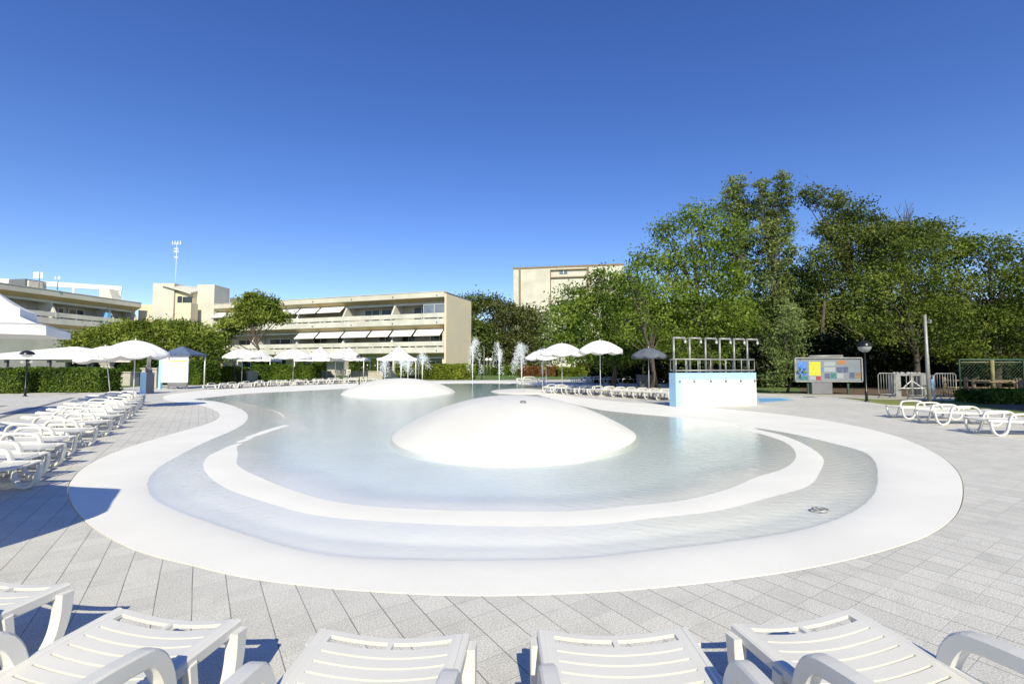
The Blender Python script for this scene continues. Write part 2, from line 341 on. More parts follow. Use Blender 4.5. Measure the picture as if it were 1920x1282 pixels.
def segdist(P, Q, closed=True):
    Q2 = np.vstack([Q, Q[:1]]) if closed else Q
    A = Q2[:-1]; B = Q2[1:]; D = B - A; LL = (D ** 2).sum(1) + 1e-12; best = np.full(len(P), 1e9); arg = np.zeros(len(P)); 
    for i in range(len(A)):
        r = P - A[i]; t = np.clip((r @ D[i]) / LL[i], 0, 1); d = np.sqrt(((r - t[:, None] * D[i]) ** 2).sum(1))
        k = d < best; best[k] = d[k]; arg[k] = i + t[k]
    return best, arg
def inside(P, Q):
    x, y = P[:, 0], P[:, 1]; c = np.zeros(len(P), bool); n = len(Q)
    for i in range(n):
        x1, y1 = Q[i]; x2, y2 = Q[(i + 1) % n]
        k = ((y1 > y) != (y2 > y)) & (x < (x2 - x1) * (y - y1) / (y2 - y1 + 1e-15) + x1); c ^= k
    return c
def sst(t): t = np.clip(t, 0, 1); return t * t * (3 - 2 * t)
def pool_h(P):
    do, _ = segdist(P, OUT); dw, _ = segdist(P, WAT); ins = inside(P, WAT)
    t = do / (do + dw + 1e-9)
    h_rim = .003 - (.003 - WL) * (.25 * t + .75 * t ** 4)
    h_in = WL - .105 * sst(dw / 1.5) - .012 * np.clip(dw / .05, 0, 1) - .001
    h = np.where(ins, h_in, h_rim)
    # at the right end the beach dips in a steeper bowl
    for Rg, top in ((RING, .0065), (RING2, .0035)):
        d, a = segdist(P, Rg[:, :2], False); wd = np.interp(a, np.arange(len(Rg)), Rg[:, 2])
        hr = WL + top - .0105 * sst(d / (wd * 1.12 + .015)) - .095 * sst((d - wd) / (wd * .8 + .7)); h = np.where(ins, np.maximum(h, hr), h)
    return h
# ------------------------------------------------------------------ setting: ground sheets
mb = MB(); mb.poly([(-1500, -300), (1500, -300), (1500, 2500), (-1500, 2500)], -.45)
# lawn ring round the pool hole: same hole outline, a little larger
def sheet(name, outline, holes, z, m):
    bm = bmesh.new()
    for loop in [outline] + holes:
        vs = [bm.verts.new((p[0], p[1], z)) for p in loop]
        for i in range(len(vs)): bm.edges.new((vs[i], vs[(i + 1) % len(vs)]))
    bmesh.ops.triangle_fill(bm, use_beauty=True, use_dissolve=False, edges=bm.edges[:])
    bm.normal_update()
    for f in bm.faces:
        if f.normal.z < 0: f.normal_flip()
    me = bpy.data.meshes.new(name); bm.to_mesh(me); bm.free(); me.materials.append(m)
    o = bpy.data.objects.new(name, me); C.objects.link(o); return tag(o, kind='structure')
def grow(Q, d):
    Q = np.asarray(Q); n = len(Q); T = np.roll(Q, -1, 0) - np.roll(Q, 1, 0); T /= np.linalg.norm(T, axis=1)[:, None] + 1e-9
    area = .5 * np.sum(Q[:, 0] * np.roll(Q[:, 1], -1) - np.roll(Q[:, 0], -1) * Q[:, 1]); s = 1 if area > 0 else -1
    return Q + s * d * np.stack([T[:, 1], -T[:, 0]], 1)
OUTL = [tuple(p) for p in OUT]
big_hole = [tuple(p) for p in grow(OUT[::4], .0)]
sheet('ground', [(-1500, -300), (1500, -300), (1500, 2500), (-1500, 2500)], [[tuple(p) for p in grow(OUT, .012)]], -.012, M['lawn'])
G = g
deck_out = [(-70, -12), (34, -12), (30, 4), (22, 9.5), G(1925,781), G(1850,775), G(1760,768), G(1690,762), G(1640,755), G(1600,749), G(1567,744.5), G(1500,741.5), G(1425,737), G(1300,716), G(1150,710.8), G(1050,711.5), G(950,712.2), G(800,712.8), G(700,713.8), G(600,715.5), G(500,718.5), G(440,720), G(360,721), G(300,722), G(225,727), G(190,733), G(100,736), G(0,737), (-70, 30)]
GAP = [tuple(p) for p in grow(OUT, .010)]
sheet('pool_deck', deck_out, [GAP], 0.0, M['pave'])
sheet('footpath', [G(1425,737), G(1500,741.5), G(1567,744.5), G(1640,748), G(1800,751), G(1800,745), G(1640,741), G(1500,737.5)], [], -.006, M['planter'])
sheet('bare_earth', [G(1640,748.5), G(1800,751.5), G(1840,758), G(1925,772), (36, 12), (60, 40), G(1500,724), G(1500,737)], [], -.008, M['soil'])
sheet('dry_grass_strip', [G(1567,745), G(1640,748.5), G(1720,751), G(1800,754), G(1840,763), G(1925,775), G(1925,781.3), G(1850,775.3), G(1760,768.3), G(1690,762.3), G(1640,755.3), G(1600,749.3)], [], -.004, M['drygrass'])
# drainage slots in the deck
for a, b in (((-40, 260), None), ):
    pass
def strip(name, p, q, wd, z, m):
    p = Vector((*p, 0)); q = Vector((*q, 0)); d = (q - p).normalized(); n = Vector((-d.y, d.x, 0)) * wd / 2
    o = MB().poly([(v.x, v.y, z) for v in (p - n, q - n, q + n, p + n)]).build(name, m); return tag(o, kind='structure')
strip('drain_channel', G(-30,790.5), G(137,745.3), .22, .004, M['grey_box'])
strip('drain_channel', G(-40,768), G(10,760.3), .2, .004, M['grey_box'])
# pool shell
loop = OUT; nb = len(loop)
pts = [tuple(p) for p in loop]; edges = [(i, (i + 1) % nb) for i in range(nb)]
extra = []
for Q in (WAT, ):
    extra.append(Q)
extra += [RING[:, :2], RING2[:, :2]]
lnY = np.log(3.2); rows = []
k = 0
while lnY < np.log(62):
    Y = math.exp(lnY); st = .0135 * Y; xs = np.arange(-1.0 * Y, 1.05 * Y, st) + (st / 2 if k % 2 else 0)
    rows.append(np.stack([xs, np.full(len(xs), Y)], 1)); lnY += .0135; k += 1
grid = np.vstack(rows); grid = grid[inside(grid, OUT)]; d0, _ = segdist(grid, OUT); grid = grid[d0 > .006 * grid[:, 1]]
d1, _ = segdist(grid, WAT); grid = grid[d1 > .085 + .002 * grid[:, 1]]
off = []
for q in grow(OUT, -.03): off.append(q)
for e_ in (-.09, -.04, .03, .07):
    for q in grow(WAT, e_): off.append(q)
allp = np.vstack([loop, WAT, np.array(off), grid])
vo, eo, fo, *_ = delaunay_2d_cdt([Vector(p) for p in allp], edges, [list(range(nb))], 1, 1e-5)
V2 = np.array([(v.x, v.y) for v in vo]); H_ = pool_h(V2)
V3 = np.column_stack([V2, H_]); Fc = np.array([f for f in fo if len(f) == 3])
# skirt
nV = len(V3); sk = np.column_stack([loop, np.full(nb, -.3)]); top = np.column_stack([loop, pool_h(loop)])
V3 = np.vstack([V3, top, sk]); i = np.arange(nb); j = (i + 1) % nb
Fs = np.vstack([np.column_stack([nV + i, nV + j, nV + nb + j]), np.column_stack([nV + i, nV + nb + j, nV + nb + i])])
Fc = np.vstack([Fc, Fs]); n_ = np.cross(V3[Fc[:, 1]] - V3[Fc[:, 0]], V3[Fc[:, 2]] - V3[Fc[:, 0]]); fl = (n_[:, 2] < 0)
Fc[fl] = Fc[fl][:, ::-1]
tag(fast('pool_shell', V3, Fc, M['shell'], smooth=True), kind='structure')
WG = grow(WAT[::2], .05)
bm = bmesh.new(); vt = [bm.verts.new((p[0], p[1], WL)) for p in WG]; n_w = len(vt)
for i in range(n_w): bm.edges.new((vt[i], vt[(i + 1) % n_w]))
bmesh.ops.triangle_fill(bm, use_beauty=True, use_dissolve=False, edges=bm.edges[:]); tops = bm.faces[:]
vb = {v: bm.verts.new((v.co.x, v.co.y, -.6)) for v in vt}
for f in tops: bm.faces.new([vb[v] for v in reversed(f.verts)])
for i in range(n_w): a_, b_ = vt[i], vt[(i + 1) % n_w]; bm.faces.new((a_, b_, vb[b_], vb[a_]))
bmesh.ops.recalc_face_normals(bm, faces=bm.faces)
me = bpy.data.meshes.new('pool_water'); bm.to_mesh(me); bm.free(); me.materials.append(M['water'])
o = bpy.data.objects.new('pool_water', me); C.objects.link(o); tag(o, kind='structure')

# mounds
def mound(name, label, cx, cy, a, bf, bb, h, pw=1.0, rot=0, group=None):
    n = 64; rr = 26; vs = [(0, 0, h)]; fs = []
    for k in range(1, rr + 1):
        r = k / rr
        for i in range(n):
            t = 2 * math.pi * i / n; b = bb if math.sin(t) > 0 else bf
            q = min(1, r / .96); hh = (h - WL) * (1 - q ** 2.15) ** pw + WL - max(0, r - .96) * 8
            if r > .96: q = 1 + (r - .96) * .5
            wv = 1 + .015 * math.sin(3 * t + 1)
            vs.append((a * q * wv * math.cos(t), b * q * wv * math.sin(t), hh))
    for i in range(n): fs.append((0, 1 + i, 1 + (i + 1) % n))
    for k in range(rr - 1):
        for i in range(n):
            A = 1 + k * n; B = A + n; fs.append((A + i, B + i, B + (i + 1) % n, A + (i + 1) % n))
    m_ = MB(); m_.smooth = True; m_.add(vs, fs); o = m_.build(name, M['mound'], loc=(cx, cy, 0)); o.rotation_euler.z = rot
    return tag(o, label, 'mound', group)
mound('island_mound', 'large smooth white mound rising from the water in the middle of the pool', .02, 12.0, 2.95, 3.85, 6.0, .80, 1.0)
mound('island_mound', 'smaller white mound in the far lobe of the pool with fountain jets on its top', X(750, 29.5), 29.5, 3.4, 4.2, 3.5, .86, .8)
sp_ = mound('island_mound', 'low flat white mound half hidden behind the right shoulder of the largest mound', X(985, 31), 31, 2.3, 3.0, 3.0, .10, .6)

# small drain covers on the mound
def disc(name, label, px, py, h, r, m=M['grey_box']):
    x, y = g(px, py, h); o = MB().lathe([(0.001, .012), (r * .8, .012), (r, .0), (r, -.05)], n=14).build(name, m, loc=(x, y, h)); return tag(o, label, 'drain cover')
x, y = g(1538, 956, WL)
o = MB(); o.lathe([(.085, 0), (.085, .012), (.075, .016), (.068, .012), (.068, 0)], n=24); o.box((0, 0, .006), (.14, .015, .006)); o.box((0, 0, .010), (.015, .14, .006))
tag(o.build('drain_grate', M['galv'], loc=(x, y, WL + .002)), 'round metal drain grate in the shallow water at the right side of the pool', 'drain')
for px, py, lab, Y_, hh in ((859, 748, 'small dark floor nozzle on the left shoulder of the large white mound', None, .60), (981, 754.5, 'small dark floor nozzle near the crest of the large white mound', None, .74)):
    xx, yy = g(px, py, hh); r_ = math.hypot((xx - .02) / 2.95, (yy - 12) / (6.0 if yy > 12 else 3.85)); zz = .865 * max(0, 1 - r_ ** 2.15) + WL
    o = MB(); o.lathe([(.001, .012), (.05, .012), (.07, .004), (.075, -.03)], n=14); o.box((0, 0, .014), (.09, .02, .01))
    tag(o.build('floor_nozzle', M['grey_box'], loc=(xx, yy, zz)), lab, 'nozzle')

# ------------------------------------------------------------------ loungers
def bez(P, n=5): return [tuple(p) for p in crom(P, False, n)]
def make_lounger(strut, label):
    t = thing('sun_lounger', label, 'sun lounger')
    # bed: sagging sheet with slots
    def panel(name, x0, x1, zf, first, parent, wend=.30):
        m_ = MB(); xs = []; x = x0
        if first: xs += [(x0, x0 + .035, 1), (x0 + .035, x0 + .085, 2)]; x = x0 + .085
        while x < x1 - .04:
            e = min(x + .054, x1); xs.append((x, e, 1)); x = e
            if x < x1 - .08: xs.append((x, x + .012, 0)); x += .012
        ys = [-.325, -.285, -.27, -.2, -.12, -.05, -.012, .012, .05, .12, .2, .27, .285, .325]
        def sag(y): return -.028 * (1 - (y / .285) ** 2) if abs(y) < .285 else 0.0
        th = .016
        idx = {}
        def vid(x, y, top):
            k = (round(x, 4), round(y, 4), top)
            if k not in idx:
                idx[k] = m_.n; m_.v.append((x, y, zf(x) + sag(y) - (0 if top else th))); m_.n += 1
            return idx[k]
        cells = {}
        for a, (xa, xb, kd) in enumerate(xs):
            for b in range(len(ys) - 1):
                mid = (ys[b] + ys[b + 1]) / 2; solid = kd == 1 or abs(mid) > .27 or (kd == 2 and abs(mid) < .012)
                cells[(a, b)] = solid
        for (a, b), s_ in cells.items():
            if not s_: continue
            xa, xb, _ = xs[a]; ya, yb = ys[b], ys[b + 1]
            def face(*q): m_.f.append(q); m_.m.append(0); m_.sm.append(False)
            face(vid(xa, ya, 1), vid(xb, ya, 1), vid(xb, yb, 1), vid(xa, yb, 1)); face(vid(xa, yb, 0), vid(xb, yb, 0), vid(xb, ya, 0), vid(xa, ya, 0))
            for da, db, e in ((-1, 0, ((xa, ya), (xa, yb))), (1, 0, ((xb, yb), (xb, ya))), (0, -1, ((xb, ya), (xa, ya))), (0, 1, ((xa, yb), (xb, yb)))):
                if not cells.get((a + da, b + db), False):
                    (x1_, y1_), (x2_, y2_) = e; face(vid(x1_, y1_, 0), vid(x1_, y1_, 1), vid(x2_, y2_, 1), vid(x2_, y2_, 0))
        return m_.build(name, M['plastic'], parent)
    panel('bed', 0, 1.18, lambda x: .355 + .012 * math.cos(x * 4), True, t)
    panel('backrest', 1.20, 1.88, lambda x: .355 + .06 * (x - 1.2), False, t)
    for s in (-1, 1):
        m_ = MB()
        m_.ribbon(bez([(.0, .345), (.4, .335), (.8, .325), (1.3, .33), (1.88, .35)], 4), .055, .035, s * .325)
        U = bez([(.035, .34), (.045, .22), (.08, .11), (.15, .035), (.27, .033), (.345, .10), (.395, .26), (.43, .40), (.48, .475), (.56, .495), (.93, .50), (1.02, .475), (1.08, .42), (1.12, .34)], 4)
        nU = len(U); wd = [(.075 - .03 * min(1, i / 14) if i < 18 else .045 + .022 * min(1, (i - 18) / 10)) if strut else .042 for i in range(nU)]
        m_.ribbon(U, wd, .062, s * .345)
        m_.ribbon(bez([(1.28, .33), (1.31, .16), (1.38, .035), (1.56, .033), (1.64, .14), (1.69, .33)], 4), .045, .055, s * .335)
        if strut: m_.ribbon(bez([(.285, .335), (.27, .2), (.245, .05)], 4), .05, .04, s * .335)
        m_.build('side_frame', M['plastic'], t)
    return t
ordn = ['first', 'second', 'third', 'fourth', 'fifth', 'sixth', 'seventh', 'eighth', 'ninth', 'tenth', 'eleventh', 'twelfth', 'thirteenth', 'fourteenth', 'fifteenth', 'sixteenth', 'seventeenth']
front = [((-2.42, 2.66), (-.17, -.985), 'R', 'white plastic sun lounger cut off by the left edge, foremost row below the pool'),
         ((-1.275, 2.29), (-.16, -.987), 'R', 'white plastic sun lounger second from the left in the foremost row below the pool'),
         ((-.195, 2.17), (-.06, -.998), 'R', 'white plastic sun lounger third from the left in the foremost row'),
         ((.79, 2.22), (.03, -1), 'R', 'white plastic sun lounger seen straight down its slats right of centre in the foremost row'),
         ((1.67, 2.39), (.21, -.978), 'R', 'white plastic sun lounger rightmost in the foremost row, turned outwards with tall armrests')]
LG = 'white plastic sun loungers around the pool'
proto = None; protoF = make_lounger(True, front[0][3]); protoF['group'] = LG
for i, (c, ax, _, lab) in enumerate(front):
    a = Vector((ax[0], ax[1])).normalized(); per = Vector((a.y, -a.x))      # per points left seen from camera when a faces us
    # right corner given: centre is half a width to the left
    left = Vector((a.y, -a.x)); left = left if left.x < 0 else -left
    ctr = Vector(c) + left * .335; rz = math.atan2(a.y, a.x)
    if i == 0: protoF.location = (ctr.x, ctr.y, 0); protoF.rotation_euler.z = rz
    else: dup(protoF, (ctr.x, ctr.y, 0), rz, lab, LG)
P0 = make_lounger(False, 'x'); P0['group'] = LG; used = [False]
def lounger(x, y, ax, label, scale=1.0):
    rz = math.atan2(ax[1], ax[0])
    if not used[0]:
        used[0] = True; P0.location = (x, y, 0); P0.rotation_euler.z = rz; P0['label'] = label; P0.scale = scale if isinstance(scale, tuple) else (scale,) * 3; return P0
    return dup(P0, (x, y, 0), rz, label, LG, scale)
LAST = []
tips = [(105,910),(117,891),(142,870),(163,852),(197,833),(223,815),(242,802),(247,793),(257,785),(264,780),(269,773),(272,767.5),(274,763),(277,758.5),(279,754.5)]
for i, (px, py) in enumerate(tips):
    x, y = g(px, py); y -= .52; x += .02
    jt = random.uniform(-.05, .05)
    lounger(x - .02, y - .02, (-1, .04 + jt), 'white sun lounger, %s from the near end of the long row left of the pool' % ordn[i], 1.0 if i < 10 else 1.02)
for i, (px, py) in enumerate([(1240,751),(1218,749.3),(1196,747.8),(1175,746.3),(1155,745),(1135,743.6),(1114,742.2),(1092,741),(1068,739.8),(1044,738.5),(1024,737.2)]):
    x, y = g(px, py); lounger(x, y, (.80 + random.uniform(-.05, .05), .60), 'white sun lounger by the far right pool edge, %s from the shower wall' % ordn[i], 1.0)
LEND = []
sh = [(1100,719),(1112,718),(1126,719),(1140,717.5),(1155,718.5),(1168,717),(1180,718),(1192,717),(1232,718),(1245,717.5)]
for i, (px, py) in enumerate(sh):
    x, y = g(px, py); a_ = (-.9, .35) if i % 2 else (.9, .25)
    lounger(x, y, a_, 'sun lounger in tree shade behind the right umbrellas, %s from the left' % ordn[i], 1.25)
x, y = g(968, 717); lounger(x, y, (1, .03), 'white sun lounger standing alone on the far rim right of the fountain jets', (1.7, 1.7, 1.15))
far = [(391,730),(427,728.5),(459,726.5),(484,725),(499,724.3),(513,723.8),(528,723.2),(542,722.6),(570,721.5),(584,721),(598,720.4),(613,719.8),(628,719.4),(641,719),(660,718.4),(674,718)]
for i, (px, py) in enumerate(far):
    x, y = g(px, py); s_ = y / 889 * 25 / .70; ax = (random.uniform(-.1, .1), 1.0) if i < 4 else ((.5 + random.uniform(-.2, .2), .86) if i % 2 else (-.5 + random.uniform(-.2, .2), .86))
    lab = ['sun lounger seen end on, nearest to the white notice panel', 'sun lounger seen end on, second to the right of the white notice panel'][i] if i < 2 else 'sun lounger on the far rim before the hedges, %s from the left there' % ordn[i - 2]
    lounger(x, y, ax, 'white ' + lab, (s_, s_ * .9, s_ * .62) if i < 4 else (s_ * .62, s_ * .62, s_ * .58))
for i, (px, py, lab) in enumerate([(1699, 786, 'white sun lounger leftmost of the three at the right edge, by the grass strip'), (1762, 797, 'white sun lounger in the middle of the three at the right edge'), (1868, 818, 'white sun lounger nearest of the three at the right edge, cut off by the frame')]):
    x, y = g(px, py); lounger(x - .1, y + .35, (1, -.12), lab, 1.0)

# ------------------------------------------------------------------ umbrellas
def make_umbrella(label, rad, h, cm='canvas', n=8, val=.16, drop=None):
    t = thing('parasol', label, 'umbrella'); drop = drop or rad * .42
    m_ = MB(); m_.tube([(0, 0, 0), (0, 0, h)], .022, 8); m_.build('pole', M['pole'], t)
    m_ = MB(); m_.lathe([(.001, .10), (.06, .10), (.07, .06), (.26, .05), (.28, 0), (.001, 0)], n=20); m_.build('base', M['planter'], t)
    m_ = MB(); rr = 7; nn = n * 4; vs = [(0, 0, h)]; fs = []
    for k in range(1, rr + 1):
        r = k / rr
        for i in range(nn):
            a = 2 * math.pi * i / nn; ph = (i % 4) / 4; bl = math.sin(math.pi * ph)
            rad_ = rad * r * (1 - .045 * bl * r) ; z = h - drop * (r ** 1.75) - .085 * bl * r * r
            vs.append((rad_ * math.cos(a), rad_ * math.sin(a), z))
    for i in range(nn): fs.append((0, 1 + i, 1 + (i + 1) % nn))
    for k in range(rr - 1):
        for i in range(nn): A = 1 + k * nn; fs.append((A + i, A + nn + i, A + nn + (i + 1) % nn, A + (i + 1) % nn))
    B = 1 + (rr - 1) * nn; base = len(vs)
    for i in range(nn): q = vs[B + i]; vs.append((q[0] * 1.012, q[1] * 1.012, q[2] - val * (.85 if i % 4 == 0 else 1.0 + .1 * random.random())))
    for i in range(nn): fs.append((B + i, base + i, base + (i + 1) % nn, B + (i + 1) % nn))
    m_.smooth = True; m_.add(vs, fs); cn = m_.build('canopy', M[cm], t)
    md = cn.modifiers.new('thick', 'SOLIDIFY'); md.thickness = .006
    # finial and ribs
    m_ = MB(); m_.tube([(0, 0, h - .02), (0, 0, h + .03), (0, 0, h + .09)], [.02, .03, .008], 8); m_.build('finial', M['pole'], t)
    m_ = MB()
    for i in range(n):
        a = 2 * math.pi * i / n; c, s = math.cos(a), math.sin(a)
        m_.tube([(c * rad * r, s * rad * r, h - drop * r ** 1.75 - .02) for r in (.03, .35, .7, .99)], .007, 4)
    m_.build('ribs', M['pole'], t)
    return t
UG = 'white beach umbrellas'
def place(o, px, py, tilt=None, rz=0):
    x, y = g(px, py); o.location = (x, y, 0); o.rotation_euler = (tilt[0] if tilt else 0, tilt[1] if tilt else 0, rz); return o
def umb(px, py, topy, wpx, label, cm='canvas', tilt=None, rz=.3):
    x, y = g(px, py); h = Z(topy, y, px); ang = math.cos(math.atan2(abs(x), y)); r_ = wpx * y / F / 2 * (ang ** .5 if abs(x) / y > .5 else 1)
    o = make_umbrella(label, r_, h, cm, drop=r_ * .42, val=.16); o['group'] = UG; return place(o, px, py, tilt, rz)
umb(249, 768, 638, 124, 'white umbrella with upright pole standing among the left lounger row')
umb(207, 742, 648, 112, 'white umbrella leaning to the left with a tilted pole behind the left lounger row', tilt=(0, R(-7)))
umb(1126, 743, 638, 85, 'white umbrella closest to the shower wall, over the right lounger row')
umb(1054, 735, 643.5, 86, 'middle one of the three white umbrellas right of the fountain jets')
umb(1024, 725, 653, 82, 'white umbrella leftmost and rearmost of the three right of the fountain jets')
umb(1217, 737, 652, 64, 'dark looking umbrella in the tree shade left of the shower wall', 'canvas_dark')
umb(453, 719, 654, 72, 'white umbrella in front of the hedge just right of the notice panel')
umb(549, 719, 655, 66, 'white umbrella with straight pole before the middle hedge, left of the pointed tents')
umb(645, 716, 655, 64, 'white umbrella overlapping a pointed tent, beside the black lamp post')
# two more umbrellas stand just outside the frame at the left and throw their shadows into it
def out_umb(x, y, r_, h, lab):
    o = make_umbrella(lab, r_, h); o['group'] = UG; o.location = (x, y, 0); o.rotation_euler.z = .2
out_umb(-5.55, 2.55, 1.5, 2.35, 'white umbrella outside the left edge whose round shadow falls on the near paving')
out_umb(-10.6, 7.0, 1.25, 2.35, 'white umbrella outside the left edge shading the middle of the left lounger row')

# ------------------------------------------------------------------ pointed tents and the tall gazebo
def tent(px0, px1, eavepy, toppy, Y, label, rz=0.12, posts=True):
    xc = X((px0 + px1) / 2, Y); wd = (px1 - px0) * Y / F / (abs(math.cos(rz)) + abs(math.sin(rz))); ze = Z(eavepy, Y - wd / 2); zt = Z(toppy, Y)
    t = thing('pointed_tent', label, 'tent', (xc, Y, 0), rz, 'white pointed tents by the building')
    m_ = MB(); rr = 9; hw = wd / 2; rings = []
    n = 32
    for k in range(rr + 1):
        r = max(.03, k / rr); z = ze + (zt - ze) * (1 - r) ** 1.75; ring = []
        for i in range(n):
            s = i / n * 4; e = int(s); f = s - e; cs = [(-1, -1), (1, -1), (1, 1), (-1, 1)]; a = cs[e]; b = cs[(e + 1) % 4]
            ring.append(((a[0] + (b[0] - a[0]) * f) * hw * r, (a[1] + (b[1] - a[1]) * f) * hw * r, z))
        rings.append(ring)
    v = [p for rg in rings for p in rg] + [(p[0], p[1], p[2] - .28 * (1 if i % 2 else .8)) for i, p in enumerate(rings[-1])]
    f = [(k * n + i, (k + 1) * n + i, (k + 1) * n + (i + 1) % n, k * n + (i + 1) % n) for k in range(rr + 1) for i in range(n)] + [tuple(range(n))]
    m_.add(v, f); m_.build('canopy', M['canvas'], t)
    for sx in (-1, 1):
        for sy in (-1, 1): MB().tube([(sx * hw * .96, sy * hw * .96, 0), (sx * hw * .96, sy * hw * .96, ze)], .06, 6).build('post', M['pole'], t)
    return t
tent(386, 432, 673, 659, 50, 'white pointed tent leftmost of the tents, half under the pine')
tent(455, 520, 673, 655, 54, 'white pointed tent behind the umbrella right of the pine trunk')
tent(560, 642, 672.5, 650, 52, 'white pointed tent between two umbrellas, third from the right')
tent(618, 692, 672, 651, 56, 'white pointed tent behind the black lamp post and an umbrella')
tent(709, 787, 671.5, 648, 54, 'white pointed tent rightmost, directly behind the fountain on the far mound')
def big_gazebo():
    cx, cy = -15.95, 14.35; rz = math.atan2(.55, .83)
    t = thing('two_tier_gazebo', 'large white two tier canopy cut off by the left edge above the paving', 'gazebo', (cx, cy, 0), rz)
    def tier(name, hw, z0, z1, r1, val):
        m_ = MB(); n = 8; rr = 6; v = []
        for k in range(rr + 1):
            r = r1 + (1 - r1) * k / rr; z = z0 + (z1 - z0) * (1 - k / rr) ** 1.25
            for i in range(16):
                s = i / 4; e = int(s); f = s - e; cs = [(-1, -1), (1, -1), (1, 1), (-1, 1)]; a = cs[e]; b = cs[(e + 1) % 4]
                sc_ = .02 * math.sin(f * math.pi) * r
                v.append(((a[0] + (b[0] - a[0]) * f) * hw * r, (a[1] + (b[1] - a[1]) * f) * hw * r, z - sc_))
        f_ = [(k * 16 + i, (k + 1) * 16 + i, (k + 1) * 16 + (i + 1) % 16, k * 16 + (i + 1) % 16) for k in range(rr) for i in range(16)]
        B = rr * 16; nb_ = len(v)
        for i in range(16): q = v[B + i]; v.append((q[0] * 1.01, q[1] * 1.01, q[2] - val * (1 + .08 * random.uniform(-1, 1))))
        f_ += [(B + i, nb_ + i, nb_ + (i + 1) % 16, B + (i + 1) % 16) for i in range(16)]
        m_.add(v, f_); o = m_.build(name, M['canvas'], t); md = o.modifiers.new('thick', 'SOLIDIFY'); md.thickness = .01; return o
    tier('lower_canopy', 1.62, 2.75, 3.15, .45, .24); tier('upper_canopy', .9, 3.3, 4.0, .02, .34)
    for sx in (-1, 1):
        for sy in (-1, 1):
            if sx > 0: continue
            MB().tube([(sx * 1.5, sy * 1.5, 0), (sx * 1.5, sy * 1.5, 2.85)], .045, 8).build('post', M['pole'], t)
    MB().tube([(-1.5, -1.5, 2.8), (1.5, -1.5, 2.8), (1.5, 1.5, 2.8), (-1.5, 1.5, 2.8), (-1.5, -1.5, 2.8)], .03, 6).build('top_frame', M['pole'], t)
big_gazebo()

# ------------------------------------------------------------------ apartment building
A0 = Vector((X(833, 76.6), 76.6)); FD = Vector((-.947, .322)).normalized(); ND = Vector((FD.y, -FD.x)); ND = ND if ND.y < 0 else -ND   # outward normal
def s_of(px, P0_=A0, D=FD):
    k = (px - CX) / F * 1.0 / math.cos(0)    # x/Y
    k = X(px, 1.0)
    return (k * P0_.y - P0_.x) / (D.x - k * D.y)
class Loc:      # facade-local builder: s along, d inwards, z up
    def __init__(s, P, D, N): s.P, s.D, s.N = P, D, N
    def pt(s, a, d, z): q = s.P + s.D * a - s.N * d; return (q.x, q.y, z)
    def box(s, m_, a0, a1, d0, d1, z0, z1):
        m_.hexa([s.pt(a0, d0, z0), s.pt(a1, d0, z0), s.pt(a1, d1, z0), s.pt(a0, d1, z0)], [s.pt(a0, d0, z1), s.pt(a1, d0, z1), s.pt(a1, d1, z1), s.pt(a0, d1, z1)])
    def wedge(s, m_, a0, a1, prof):      # prof: (d,z) quad
        n = len(prof); m_.add([s.pt(a0, d, z) for d, z in prof] + [s.pt(a1, d, z) for d, z in prof], [tuple(range(n)), tuple(range(2 * n - 1, n - 1, -1))] + [(i, (i + 1) % n, n + (i + 1) % n, n + i) for i in range(n)])
